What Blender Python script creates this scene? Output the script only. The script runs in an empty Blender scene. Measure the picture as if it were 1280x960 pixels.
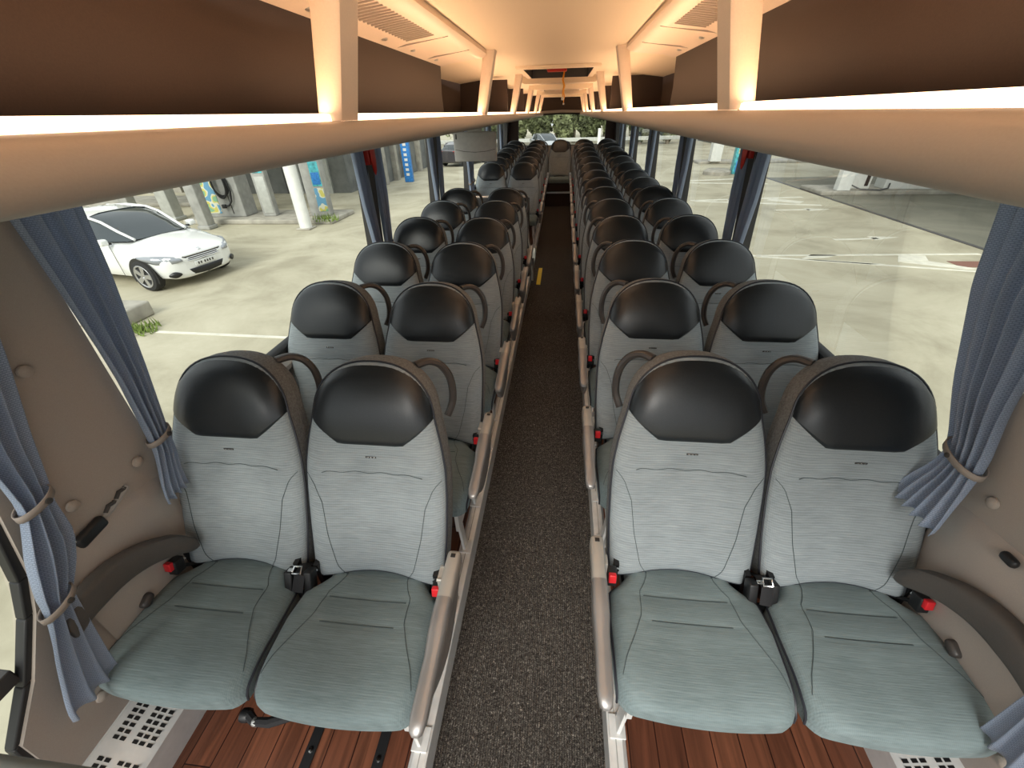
import bpy, bmesh, math, random
from mathutils import Vector, Matrix, noise
random.seed(7)
S = bpy.context.scene
COL = S.collection
PI = math.pi

# ---------------------------------------------------------------- camera
CAMX, CAMZ = 0.0656, 1.75
cam_d = bpy.data.cameras.new('camera'); cam = bpy.data.objects.new('camera', cam_d); COL.objects.link(cam)
f_ = Vector((-0.10151539, 0.83037265, -0.5478831)); r_ = Vector((0.99408226, 0.10607448, -0.02342343)); d_ = Vector((0.03866624, -0.54701871, -0.83622691))
M = Matrix.Identity(4)
for i in range(3):
    M[i][0] = r_[i]; M[i][1] = -d_[i]; M[i][2] = -f_[i]
M[0][3] = CAMX; M[1][3] = 0.0; M[2][3] = CAMZ
cam.matrix_world = M
cam_d.sensor_width = 36.0; cam_d.sensor_fit = 'HORIZONTAL'
cam_d.lens = 516.87 / 1280 * 36.0
cam_d.clip_start = 0.02; cam_d.clip_end = 300
S.camera = cam

# ---------------------------------------------------------------- light
w = bpy.data.worlds.new('world'); S.world = w; w.use_nodes = True
bg = w.node_tree.nodes['Background']; bg.inputs[0].default_value = (0.93, 0.97, 1.0, 1); bg.inputs[1].default_value = 1.1
sun_d = bpy.data.lights.new('sun', 'SUN'); sun_d.energy = 3.1; sun_d.angle = math.radians(32); sun_d.color = (1, .97, .90)
sun = bpy.data.objects.new('sun', sun_d); COL.objects.link(sun); sun.rotation_euler = Vector((.10, .80, -.60)).to_track_quat('-Z', 'Y').to_euler()
def lamp(loc, sx, sy, e, col, rot=(0, 0, 0)):
    l = bpy.data.lights.new('ceiling_fill', 'AREA'); l.shape = 'RECTANGLE'; l.size = sx; l.size_y = sy; l.energy = e; l.color = col  # area light for added interior fill, not a fixture of the bus
    o = bpy.data.objects.new('ceiling_fill', l); COL.objects.link(o); o.location = loc; o.rotation_euler = rot
    return o
WARM = (1.0, .60, .33)
STRIP_POWER = 3.2
UPLIGHT_POWER = 30.0
CEIL_FILL = 0.7  # strength of the added cabin fill
S.view_settings.view_transform = 'Standard'; S.view_settings.look = 'None'
S.view_settings.exposure = 0.12; S.view_settings.gamma = 1.0
S.view_settings.use_curve_mapping = False

# ---------------------------------------------------------------- materials
def nmat(name):
    m = bpy.data.materials.new(name); m.use_nodes = True
    return m, m.node_tree, m.node_tree.nodes['Principled BSDF']
def mat(name, col, rough=.6, metal=0, noise_amt=.06, nscale=30, bump=0, spec=None, coat=0, sheen=0):
    m, t, b = nmat(name)
    b.inputs['Roughness'].default_value = rough; b.inputs['Metallic'].default_value = metal
    if spec is not None: b.inputs['Specular IOR Level'].default_value = spec
    if coat: b.inputs['Coat Weight'].default_value = coat; b.inputs['Coat Roughness'].default_value = .05
    if sheen: b.inputs['Sheen Weight'].default_value = sheen
    tc = t.nodes.new('ShaderNodeTexCoord'); n = t.nodes.new('ShaderNodeTexNoise'); n.inputs['Scale'].default_value = nscale; n.inputs['Detail'].default_value = 4
    t.links.new(tc.outputs['Object'], n.inputs['Vector'])
    r = t.nodes.new('ShaderNodeValToRGB')
    c = Vector(col[:3])
    r.color_ramp.elements[0].position = .3; r.color_ramp.elements[1].position = .7
    r.color_ramp.elements[0].color = (*(c * (1 - noise_amt)), 1); r.color_ramp.elements[1].color = (*[min(1, x) for x in c * (1 + noise_amt)], 1)
    t.links.new(n.outputs['Fac'], r.inputs['Fac']); t.links.new(r.outputs['Color'], b.inputs['Base Color'])
    if bump:
        bp = t.nodes.new('ShaderNodeBump'); bp.inputs['Strength'].default_value = bump; bp.inputs['Distance'].default_value = .002
        t.links.new(n.outputs['Fac'], bp.inputs['Height']); t.links.new(bp.outputs['Normal'], b.inputs['Normal'])
    return m
def emit(name, col, s):
    m, t, b = nmat(name); b.inputs['Base Color'].default_value = (*col, 1)
    b.inputs['Emission Color'].default_value = (*col, 1); b.inputs['Emission Strength'].default_value = s
    return m
def math_node(t, op, a=None, bv=None, clamp=False):
    n = t.nodes.new('ShaderNodeMath'); n.operation = op; n.use_clamp = clamp
    for k, v in enumerate((a, bv)):
        if v is None: continue
        if hasattr(v, 'is_linked') or hasattr(v, 'links'): t.links.new(v, n.inputs[k])
        else: n.inputs[k].default_value = v
    return n.outputs[0]
def mix_rgb(t, fac, a, b):
    n = t.nodes.new('ShaderNodeMix'); n.data_type = 'RGBA'
    for s, v in ((n.inputs[0], fac), (n.inputs[6], a), (n.inputs[7], b)):
        if isinstance(v, (tuple, float, int)): s.default_value = v if not isinstance(v, tuple) else (*v[:3], 1)
        else: t.links.new(v, s)
    return n.outputs[2]

def fabric(name, c1, c2, axis='z'):
    """ribbed, heathered woven upholstery"""
    m, t, b = nmat(name); b.inputs['Roughness'].default_value = .85; b.inputs['Sheen Weight'].default_value = .08; b.inputs['Specular IOR Level'].default_value = .25
    tc = t.nodes.new('ShaderNodeTexCoord')
    mp = t.nodes.new('ShaderNodeMapping'); t.links.new(tc.outputs['Object'], mp.inputs['Vector'])
    mp.inputs['Scale'].default_value = (14, 90, 220) if axis == 'z' else (14, 220, 90)
    n = t.nodes.new('ShaderNodeTexNoise'); n.inputs['Scale'].default_value = 1.0; n.inputs['Detail'].default_value = 3; n.inputs['Roughness'].default_value = .7
    t.links.new(mp.outputs[0], n.inputs['Vector'])
    n2 = t.nodes.new('ShaderNodeTexNoise'); n2.inputs['Scale'].default_value = 7; t.links.new(tc.outputs['Object'], n2.inputs['Vector'])
    wv = t.nodes.new('ShaderNodeTexWave'); wv.bands_direction = 'Z' if axis == 'z' else 'Y'; wv.inputs['Scale'].default_value = 42 if axis == 'z' else 55; wv.inputs['Distortion'].default_value = 1.2
    wv.inputs['Detail'].default_value = 2; wv.inputs['Detail Scale'].default_value = 2
    t.links.new(tc.outputs['Object'], wv.inputs['Vector'])
    wx = t.nodes.new('ShaderNodeTexWave'); wx.bands_direction = 'X'; wx.inputs['Scale'].default_value = 70; t.links.new(tc.outputs['Object'], wx.inputs['Vector'])
    f1 = math_node(t, 'MULTIPLY', n.outputs['Fac'], .9)
    f2 = math_node(t, 'MULTIPLY', wv.outputs['Fac'], .22 if axis == 'z' else .12)
    f2b = math_node(t, 'MULTIPLY', wx.outputs['Fac'], .10)
    f3 = math_node(t, 'MULTIPLY', n2.outputs['Fac'], .5)
    s1 = math_node(t, 'ADD', f1, f2); s2 = math_node(t, 'ADD', s1, f3); s2 = math_node(t, 'ADD', s2, f2b)
    fac = math_node(t, 'SUBTRACT', s2, .35, True)
    c = mix_rgb(t, fac, c1, c2); t.links.new(c, b.inputs['Base Color'])
    bp = t.nodes.new('ShaderNodeBump'); bp.inputs['Strength'].default_value = .5; bp.inputs['Distance'].default_value = .0015
    t.links.new(s1, bp.inputs['Height']); t.links.new(bp.outputs['Normal'], b.inputs['Normal'])
    return m

MT = {}
MT['seat'] = fabric('seat_fabric', (.16, .187, .198), (.385, .43, .45))
MT['cush'] = fabric('cushion_fabric', (.105, .143, .148), (.26, .325, .335), 'y')
MT['side'] = mat('side_fabric', (.17, .175, .175), .85, nscale=160, noise_amt=.3, bump=.3)
MT['leather'] = mat('black_leather', (.012, .015, .018), .36, nscale=300, noise_amt=.2, bump=.12, spec=.6)
MT['pipe'] = mat('piping', (.02, .022, .03), .45)
MT['seam'] = mat('seam_thread', (.06, .08, .085), .8)
MT['blackpl'] = mat('black_plastic', (.012, .012, .013), .4)
MT['shell'] = mat('seat_shell', (.05, .045, .042), .45)
MT['handle'] = mat('handle_plastic', (.06, .052, .048), .35)
MT['armlight'] = mat('armrest_light', (.42, .40, .365), .38, .2, nscale=12)
MT['armdark'] = mat('armrest_dark', (.30, .285, .275), .3, .4, nscale=10)
MT['white'] = mat('white_metal', (.72, .72, .70), .35, .2)
MT['alu'] = mat('aluminium', (.6, .6, .58), .3, .8)
MT['red'] = emit('red_button', (.75, .02, .03), .0)
MT['red'].node_tree.nodes['Principled BSDF'].inputs['Roughness'].default_value = .3
MT['redpl'] = mat('red_plastic', (.5, .02, .01), .35)
MT['belt'] = mat('belt_webbing', (.012, .012, .014), .8, nscale=200, bump=.4)
MT['chrome'] = mat('chrome', (.75, .75, .75), .15, 1)
MT['wall'] = mat('wall_trim', (.40, .345, .30), .55, nscale=500, noise_amt=.05, bump=.15)
MT['wall_lo'] = mat('wall_trim_low', (.42, .37, .33), .5, nscale=500, noise_amt=.05, bump=.12)
MT['rack'] = mat('rack_plastic', (.33, .29, .255), .45, nscale=400, noise_amt=.03)
MT['ceil'] = mat('ceiling_cloth', (.82, .69, .53), .75, nscale=500, noise_amt=.04, bump=.1)
MT['post'] = mat('post_plastic', (.74, .61, .50), .45, nscale=300, noise_amt=.03)
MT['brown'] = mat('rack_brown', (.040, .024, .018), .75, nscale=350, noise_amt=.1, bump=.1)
MT['dark'] = mat('dark_trim', (.03, .028, .027), .5)
MT['gasket'] = mat('rubber_gasket', (.015, .015, .016), .5)
MT['sill'] = mat('sill_paint', (.55, .56, .55), .4)
MT['curt'] = None
MT['band'] = mat('tie_band', (.30, .25, .215), .6)
MT['armwall'] = mat('wall_armrest', (.085, .075, .068), .5, nscale=300, bump=.15)
MT['yellow'] = mat('yellow_tape', (.75, .55, .03), .5)
MT['orange'] = mat('orange_strap', (.85, .35, .01), .5)
MT['tvgrey'] = mat('monitor_grey', (.38, .36, .34), .5)
MT['conc'] = mat('concrete', (.36, .34, .29), .9, nscale=3, noise_amt=.25, bump=.2)
MT['concdark'] = mat('concrete_dark', (.17, .175, .165), .9, nscale=2, noise_amt=.25)
MT['galv'] = mat('galvanised', (.45, .46, .43), .45, .3, nscale=6, noise_amt=.12)
MT['whitep'] = mat('white_painted', (.72, .73, .70), .5, nscale=5)
MT['greyp'] = mat('grey_painted', (.32, .32, .30), .6, nscale=4, noise_amt=.2)
MT['blue'] = mat('blue_sign', (.03, .2, .55), .4, nscale=20, noise_amt=.3)
MT['teal'] = mat('teal_sign', (.08, .42, .47), .4, nscale=9, noise_amt=.5)
MT['paint'] = mat('car_white', (.80, .81, .79), .25, coat=1, noise_amt=.0)
MT['paintd'] = mat('car_dark', (.06, .055, .06), .3, coat=1, noise_amt=.0)
MT['paints'] = mat('car_silver', (.45, .47, .48), .3, .5, coat=1, noise_amt=.0)
MT['carglass'] = mat('car_glass', (.03, .04, .045), .05, spec=.9)
MT['tyre'] = mat('tyre', (.02, .02, .02), .8)
MT['rim'] = mat('alloy', (.5, .5, .5), .3, .8)
MT['lens'] = mat('lamp_lens', (.35, .37, .4), .1, .3)
MT['grass'] = mat('weeds', (.14, .2, .04), .9, nscale=20, noise_amt=.4)
MT['leaf'] = mat('foliage', (.10, .115, .05), .9, nscale=1.3, noise_amt=.6)
MT['leaf2'] = mat('foliage_light', (.17, .19, .09), .9, nscale=1.5, noise_amt=.6)
MT['bark'] = mat('bark', (.2, .17, .13), .9, nscale=8, noise_amt=.3)
MT['road'] = mat('road_paint', (.68, .66, .56), .8, nscale=6, noise_amt=.12)
MT['strip'] = emit('led_strip', (1.0, .72, .48), STRIP_POWER)
MT['uplight'] = emit('led_uplight', (1.0, .62, .35), UPLIGHT_POWER)

def poster():
    m, t, b = nmat('poster_print'); tc = t.nodes.new('ShaderNodeTexCoord'); n = t.nodes.new('ShaderNodeTexNoise'); n.inputs['Scale'].default_value = 3.5; n.inputs['Detail'].default_value = 1
    t.links.new(tc.outputs['Object'], n.inputs['Vector']); r = t.nodes.new('ShaderNodeValToRGB'); r.color_ramp.interpolation = 'CONSTANT'
    r.color_ramp.elements[0].color = (.12, .3, .45, 1); r.color_ramp.elements[1].color = (.6, .62, .5, 1); r.color_ramp.elements[1].position = .46
    e = r.color_ramp.elements.new(.52); e.color = (.55, .5, .12, 1); e = r.color_ramp.elements.new(.6); e.color = (.2, .4, .25, 1)
    t.links.new(n.outputs['Fac'], r.inputs['Fac']); t.links.new(r.outputs['Color'], b.inputs['Base Color']); return m
MT['poster'] = poster()

def curtain_mat():
    m, t, b = nmat('curtain_cloth'); b.inputs['Roughness'].default_value = .6; b.inputs['Sheen Weight'].default_value = .3
    tc = t.nodes.new('ShaderNodeTexCoord'); mp = t.nodes.new('ShaderNodeMapping'); mp.inputs['Scale'].default_value = (1, 1, 1); t.links.new(tc.outputs['UV'], mp.inputs['Vector'])
    br = t.nodes.new('ShaderNodeTexBrick'); br.inputs['Scale'].default_value = 1.0; br.inputs['Mortar Size'].default_value = .12; br.inputs['Mortar Smooth'].default_value = .3
    br.inputs['Brick Width'].default_value = 1; br.inputs['Row Height'].default_value = .5; br.offset = .5
    br.inputs['Color1'].default_value = (.47, .55, .69, 1); br.inputs['Color2'].default_value = (.42, .50, .63, 1); br.inputs['Mortar'].default_value = (.29, .35, .47, 1)
    t.links.new(mp.outputs[0], br.inputs['Vector']); t.links.new(br.outputs['Color'], b.inputs['Base Color'])
    tr = t.nodes.new('ShaderNodeBsdfTranslucent'); t.links.new(br.outputs['Color'], tr.inputs['Color'])
    mx = t.nodes.new('ShaderNodeMixShader'); mx.inputs[0].default_value = .38
    t.links.new(b.outputs[0], mx.inputs[1]); t.links.new(tr.outputs[0], mx.inputs[2]); t.links.new(mx.outputs[0], t.nodes['Material Output'].inputs[0])
    bp = t.nodes.new('ShaderNodeBump'); bp.inputs['Strength'].default_value = .3; bp.inputs['Distance'].default_value = .001
    t.links.new(br.outputs['Fac'], bp.inputs['Height']); t.links.new(bp.outputs['Normal'], b.inputs['Normal'])
    return m
MT['curt'] = curtain_mat()

def carpet_mat():
    m, t, b = nmat('aisle_carpet'); b.inputs['Roughness'].default_value = 1; b.inputs['Specular IOR Level'].default_value = .1
    tc = t.nodes.new('ShaderNodeTexCoord')
    n = t.nodes.new('ShaderNodeTexNoise'); n.inputs['Scale'].default_value = 130; n.inputs['Detail'].default_value = 5; n.inputs['Roughness'].default_value = .8; n.inputs['Distortion'].default_value = 1.5
    t.links.new(tc.outputs['Object'], n.inputs['Vector'])
    r = t.nodes.new('ShaderNodeValToRGB'); r.color_ramp.elements[0].position = .40; r.color_ramp.elements[1].position = .70
    r.color_ramp.elements[0].color = (.020, .017, .015, 1); r.color_ramp.elements[1].color = (.55, .50, .44, 1)
    e = r.color_ramp.elements.new(.54); e.color = (.095, .085, .075, 1)
    t.links.new(n.outputs['Fac'], r.inputs['Fac'])
    wv = t.nodes.new('ShaderNodeTexWave'); wv.bands_direction = 'X'; wv.inputs['Scale'].default_value = 38; wv.inputs['Distortion'].default_value = .6
    t.links.new(tc.outputs['Object'], wv.inputs['Vector'])
    k = math_node(t, 'MULTIPLY', wv.outputs['Fac'], .45)
    c = mix_rgb(t, k, r.outputs['Color'], (.012, .010, .009)); t.links.new(c, b.inputs['Base Color'])
    bp = t.nodes.new('ShaderNodeBump'); bp.inputs['Strength'].default_value = .8; bp.inputs['Distance'].default_value = .003
    s = math_node(t, 'ADD', n.outputs['Fac'], wv.outputs['Fac']); t.links.new(s, bp.inputs['Height']); t.links.new(bp.outputs['Normal'], b.inputs['Normal'])
    return m
MT['carpet'] = carpet_mat()

def wood_mat():
    m, t, b = nmat('wood_plank_floor'); b.inputs['Roughness'].default_value = .35
    tc = t.nodes.new('ShaderNodeTexCoord'); mp = t.nodes.new('ShaderNodeMapping'); t.links.new(tc.outputs['Object'], mp.inputs['Vector'])
    mp.inputs['Rotation'].default_value = (0, 0, PI / 2)
    br = t.nodes.new('ShaderNodeTexBrick'); br.inputs['Scale'].default_value = 1; br.inputs['Brick Width'].default_value = .62; br.inputs['Row Height'].default_value = .085
    br.inputs['Mortar Size'].default_value = .0018; br.inputs['Color1'].default_value = (.18, .068, .037, 1); br.inputs['Color2'].default_value = (.105, .037, .021, 1); br.inputs['Mortar'].default_value = (.02, .006, .004, 1)
    t.links.new(mp.outputs[0], br.inputs['Vector'])
    mp2 = t.nodes.new('ShaderNodeMapping'); mp2.inputs['Scale'].default_value = (40, 2.2, 10); t.links.new(tc.outputs['Object'], mp2.inputs['Vector'])
    n = t.nodes.new('ShaderNodeTexNoise'); n.inputs['Scale'].default_value = 1; n.inputs['Detail'].default_value = 5; n.inputs['Distortion'].default_value = 1; t.links.new(mp2.outputs[0], n.inputs['Vector'])
    r = t.nodes.new('ShaderNodeValToRGB'); r.color_ramp.elements[0].position = .3; r.color_ramp.elements[1].position = .75; r.color_ramp.elements[0].color = (.55, .55, .55, 1); r.color_ramp.elements[1].color = (1.35, 1.3, 1.25, 1)
    t.links.new(n.outputs['Fac'], r.inputs['Fac'])
    mu = t.nodes.new('ShaderNodeMix'); mu.data_type = 'RGBA'; mu.blend_type = 'MULTIPLY'; mu.inputs[0].default_value = 1
    t.links.new(br.outputs['Color'], mu.inputs[6]); t.links.new(r.outputs['Color'], mu.inputs[7]); t.links.new(mu.outputs[2], b.inputs['Base Color'])
    return m
MT['wood'] = wood_mat()

def ground_mat(name, c1, c2, c3):
    m, t, b = nmat(name); b.inputs['Roughness'].default_value = .9
    tc = t.nodes.new('ShaderNodeTexCoord')
    n = t.nodes.new('ShaderNodeTexNoise'); n.inputs['Scale'].default_value = .45; n.inputs['Detail'].default_value = 9; n.inputs['Roughness'].default_value = .65; n.inputs['Distortion'].default_value = .6
    t.links.new(tc.outputs['Object'], n.inputs['Vector'])
    r = t.nodes.new('ShaderNodeValToRGB'); r.color_ramp.elements[0].position = .36; r.color_ramp.elements[1].position = .62
    r.color_ramp.elements[0].color = (*c1, 1); r.color_ramp.elements[1].color = (*c2, 1); e = r.color_ramp.elements.new(.5); e.color = (*c3, 1)
    t.links.new(n.outputs['Fac'], r.inputs['Fac'])
    n2 = t.nodes.new('ShaderNodeTexNoise'); n2.inputs['Scale'].default_value = 25; n2.inputs['Detail'].default_value = 6; t.links.new(tc.outputs['Object'], n2.inputs['Vector'])
    k = math_node(t, 'MULTIPLY', n2.outputs['Fac'], .25)
    c = mix_rgb(t, k, r.outputs['Color'], c1); t.links.new(c, b.inputs['Base Color']); return m
MT['ground'] = ground_mat('forecourt', (.33, .30, .215), (.53, .495, .375), (.46, .425, .315))
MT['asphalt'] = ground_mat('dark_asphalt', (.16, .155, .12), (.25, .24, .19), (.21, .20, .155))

def glass_mat(name, tint, fres=.10):
    m, t, b = nmat(name); t.nodes.remove(b)
    tr = t.nodes.new('ShaderNodeBsdfTransparent'); tr.inputs[0].default_value = (*tint, 1)
    gl = t.nodes.new('ShaderNodeBsdfGlossy'); gl.inputs['Roughness'].default_value = .02; gl.inputs['Color'].default_value = (1, 1, 1, 1)
    lw = t.nodes.new('ShaderNodeLayerWeight'); lw.inputs['Blend'].default_value = .18
    k = math_node(t, 'MULTIPLY', lw.outputs['Fresnel'], .28, True)
    mx = t.nodes.new('ShaderNodeMixShader'); t.links.new(k, mx.inputs[0]); t.links.new(tr.outputs[0], mx.inputs[1]); t.links.new(gl.outputs[0], mx.inputs[2])
    t.links.new(mx.outputs[0], t.nodes['Material Output'].inputs[0]); return m
MT['glass'] = glass_mat('window_glass', (.93, .96, .93))

# ---------------------------------------------------------------- mesh builder
class MB:
    def __init__(s): s.v = []; s.f = []; s.m = []; s.mats = []; s.uv = {}
    def mi(s, m):
        m = MT[m]
        if m not in s.mats: s.mats.append(m)
        return s.mats.index(m)
    def add(s, vs, fs, m):
        o = len(s.v); k = s.mi(m); s.v += [tuple(p) for p in vs]
        for f in fs: s.f.append([i + o for i in f]); s.m.append(k)
        return o
    def box(s, a, b, m, rot=None, piv=None):
        x0, y0, z0 = a; x1, y1, z1 = b
        vs = [Vector(p) for p in ((x0, y0, z0), (x1, y0, z0), (x1, y1, z0), (x0, y1, z0), (x0, y0, z1), (x1, y0, z1), (x1, y1, z1), (x0, y1, z1))]
        if rot is not None:
            c = Vector(piv) if piv else (Vector(a) + Vector(b)) / 2
            vs = [rot @ (p - c) + c for p in vs]
        s.add(vs, [(0, 3, 2, 1), (4, 5, 6, 7), (0, 1, 5, 4), (1, 2, 6, 5), (2, 3, 7, 6), (3, 0, 4, 7)], m); return s
    def rbox(s, a, b, m, r=.01, seg=3, rot=None, piv=None):
        bm = bmesh.new(); bmesh.ops.create_cube(bm, size=1)
        A = Vector(a); B = Vector(b); c = (A + B) / 2; d = B - A
        for v in bm.verts: v.co = Vector((v.co.x * d.x, v.co.y * d.y, v.co.z * d.z)) + c
        bmesh.ops.bevel(bm, geom=bm.edges[:], offset=min(r, min(abs(q) for q in d) * .49), segments=seg, affect='EDGES', profile=.5)
        vs = [v.co.copy() for v in bm.verts]
        if rot is not None:
            p = Vector(piv) if piv else c; vs = [rot @ (q - p) + p for q in vs]
        bm.verts.index_update(); s.add(vs, [[v.index for v in f.verts] for f in bm.faces], m); bm.free(); return s
    def tube(s, pts, r, m, n=8, closed=False, flat=1.0):
        pts = [Vector(p) for p in pts]; N = len(pts); vs = []; prev = None
        for i, p in enumerate(pts):
            a = pts[(i - 1) % N] if (closed or i > 0) else p; b = pts[(i + 1) % N] if (closed or i < N - 1) else p
            t = (b - a).normalized() if (b - a).length > 1e-9 else Vector((0, 0, 1))
            if prev is None:
                u = t.cross(Vector((0, 0, 1)));
                if u.length < .1: u = t.cross(Vector((1, 0, 0)))
            else: u = prev - t * prev.dot(t)
            u.normalize(); prev = u; w_ = t.cross(u)
            rr = r[i] if isinstance(r, (list, tuple)) else r
            for k in range(n):
                an = 2 * PI * k / n; vs.append(p + u * math.cos(an) * rr + w_ * math.sin(an) * rr * flat)
        fs = []
        for i in range(N if closed else N - 1):
            for k in range(n):
                j = (i + 1) % N; fs.append((i * n + k, i * n + (k + 1) % n, j * n + (k + 1) % n, j * n + k))
        if not closed: fs.append(list(range(n))[::-1]); fs.append([(N - 1) * n + k for k in range(n)])
        s.add(vs, fs, m); return s
    def prism(s, poly, h0, h1, m, axis='y', caps=True):
        """poly: 2-D points; extruded along axis. y: (x,z)  x: (y,z)  z: (x,y)"""
        def P(p, h): return {'y': (p[0], h, p[1]), 'x': (h, p[0], p[1]), 'z': (p[0], p[1], h)}[axis]
        n = len(poly); vs = [P(p, h0) for p in poly] + [P(p, h1) for p in poly]
        fs = [(i, (i + 1) % n, n + (i + 1) % n, n + i) for i in range(n)]
        if caps: fs += [list(range(n))[::-1], [n + i for i in range(n)]]
        s.add(vs, fs, m); return s
    def lathe(s, prof, m, c=(0, 0, 0), axis='z', n=20, caps=True):
        vs = []
        for r, h in prof:
            for k in range(n):
                a = 2 * PI * k / n; q = (r * math.cos(a), r * math.sin(a), h)
                if axis == 'y': q = (q[0], q[2], q[1])
                if axis == 'x': q = (q[2], q[0], q[1])
                vs.append((q[0] + c[0], q[1] + c[1], q[2] + c[2]))
        fs = [(i * n + k, i * n + (k + 1) % n, (i + 1) * n + (k + 1) % n, (i + 1) * n + k) for i in range(len(prof) - 1) for k in range(n)]
        if caps: fs += [list(range(n))[::-1], [(len(prof) - 1) * n + k for k in range(n)]]
        s.add(vs, fs, m); return s
    def grid(s, rows, m, flip=False):
        nr = len(rows); nc = len(rows[0]); o = [p for r in rows for p in r]
        fs = []
        for i in range(nr - 1):
            for j in range(nc - 1):
                q = (i * nc + j, i * nc + j + 1, (i + 1) * nc + j + 1, (i + 1) * nc + j); fs.append(q[::-1] if flip else q)
        return s.add(o, fs, m)
    def build(s, name, parent=None, smooth=40, bevel=0, solid=0, sub=0, fix=True):
        me = bpy.data.meshes.new(name); me.from_pydata(s.v, [], s.f)
        for m in s.mats: me.materials.append(m)
        for p, k in zip(me.polygons, s.m): p.material_index = k
        if fix:
            bm = bmesh.new(); bm.from_mesh(me); bmesh.ops.recalc_face_normals(bm, faces=bm.faces[:]); bm.to_mesh(me); bm.free()
        o = bpy.data.objects.new(name, me); COL.objects.link(o)
        if smooth:
            for p in me.polygons: p.use_smooth = True
            try: me.set_sharp_from_angle(angle=math.radians(smooth))
            except Exception: pass
        if bevel:
            b = o.modifiers.new('bevel', 'BEVEL'); b.width = bevel; b.segments = 2; b.limit_method = 'ANGLE'; b.angle_limit = .6
        if solid:
            q = o.modifiers.new('solid', 'SOLIDIFY'); q.thickness = solid; q.offset = 0
        if sub:
            q = o.modifiers.new('sub', 'SUBSURF'); q.levels = sub; q.render_levels = sub
        if parent: o.parent = parent
        return o
def empty(name, loc, rz=0):
    o = bpy.data.objects.new(name, None); COL.objects.link(o); o.location = loc; o.rotation_euler = (0, 0, rz); o.empty_display_size = .1; return o
def tag(o, label=None, cat=None, group=None, kind=None):
    if label: o['label'] = label
    if cat: o['category'] = cat
    if group: o['group'] = group
    if kind: o['kind'] = kind
    return o
def struct(o): o['kind'] = 'structure'; return o
KIDS = {}
def copy_tree(o, parent=None):
    c = o.copy(); COL.objects.link(c)
    if parent: c.parent = parent; c.matrix_parent_inverse = o.matrix_parent_inverse
    for ch in list(o.children): copy_tree(ch, c)
    return c
def interp(tab, x):
    if x <= tab[0][0]: return tab[0][1]
    for (a, va), (b, vb) in zip(tab, tab[1:]):
        if x <= b:
            t = (x - a) / (b - a); return va + (vb - va) * t
    return tab[-1][1]
def sm(tab, x):   # smoothed interpolation
    return (interp(tab, x - .02) + interp(tab, x) * 2 + interp(tab, x + .02)) / 4
def lerp(a, b, t): return a + (b - a) * t

# ================================================================= SETTING
HALF = 1.21
Y0, Y1 = -.45, 10.6
RAMP0, RAMP1, RH = 5.4, 9.2, .12
def rampz(y): return 0 if y < RAMP0 else (RH if y > RAMP1 else RH * (y - RAMP0) / (RAMP1 - RAMP0))
PZ = .10
# aisle carpet
mb = MB(); rows = []
for i in range(41):
    y = Y0 + (9.2 - Y0) * i / 40; rows.append([(x, y, rampz(y)) for x in (-.275, -.1, .1, .275)])
mb.grid(rows, 'carpet', True); mb.box((-.275, Y0, -.06), (.275, 9.2, -.02), 'dark')
struct(mb.build('floor', smooth=0, fix=False))
# podiums
def podium(s, ya, yb, name):
    mb = MB(); n = 12
    ys = [ya + (yb - ya) * i / n for i in range(n + 1)]
    mb.grid([[(s * x, y, PZ + rampz(y)) for x in (.325, .8, 1.24)] for y in ys], 'wood', s < 0)
    o = mb.build(name, smooth=0); struct(o)
    mb = MB()
    prof = lambda z: [(s * .275, z - PZ - .005), (s * .275, z + .012), (s * .283, z + .016), (s * .318, z + .016), (s * .33, z + .002), (s * .33, z - PZ)]
    R = [[(p[0], y, p[1]) for p in prof(PZ + rampz(y))] for y in ys]
    mb.grid(R, 'white')
    # grooves in the aluminium sill profile
    mb.grid([[(s * x, y, PZ + rampz(y) + .0168) for x in (.297, .300)] for y in ys], 'greyp')
    e = mb.build('trim_%d' % (len([o for o in bpy.data.objects if o.name.startswith('trim_')]) + 1), smooth=30); struct(e)
podium(1, Y0, 9.2, 'floor_right'); podium(-1, Y0, 4.86, 'floor_left'); podium(-1, 5.96, 9.2, 'floor_left_rear')
# stairwell by the middle door
mb = MB(); mb.box((-1.24, 4.86, -.62), (-.33, 5.96, -.55), 'dark'); mb.box((-.335, 4.86, -.6), (-.29, 5.96, .0), 'dark'); mb.box((-1.24, 4.84, -.6), (-.33, 4.86, .095), 'dark'); mb.box((-1.24, 5.94, -.6), (-.33, 5.96, .095), 'dark')
mb.box((-1.0, 4.88, -.3), (-.34, 5.93, -.27), 'dark')
struct(mb.build('stairwell'))
# rear platform with two steps
mb = MB(); mb.box((-1.24, 9.2, -.02), (1.24, 10.6, .38), 'brown'); mb.box((-.27, 9.17, .365), (.27, 9.21, .395), 'alu')
struct(mb.build('rear_platform'))
mb = MB(); mb.rbox((-.2, 4.86, -.002), (-.15, 5.5, .003), 'yellow', .003)
mb.v = [(x - .0, y, z + .001) for x, y, z in mb.v]
tag(mb.build('floor_tape'), 'yellow warning tape on the aisle carpet beside the stairwell', 'tape')
# seat rails in the wood floor (front left)
for x, yv in ((-.645, 1.9), (-.425, 1.9)):
    mb = MB(); mb.box((x - .016, Y0, PZ - .004), (x + .016, 4.8, PZ + .004), 'blackpl')
    for k in range(12): mb.lathe([(.0, 0), (.008, .0), (.007, .004), (0, .005)], 'chrome', (x, .38 + k * .4, PZ + .004), n=10)
    o = mb.build('trim_%d' % (len([o for o in bpy.data.objects if o.name.startswith('trim_')]) + 1)); struct(o)

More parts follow.
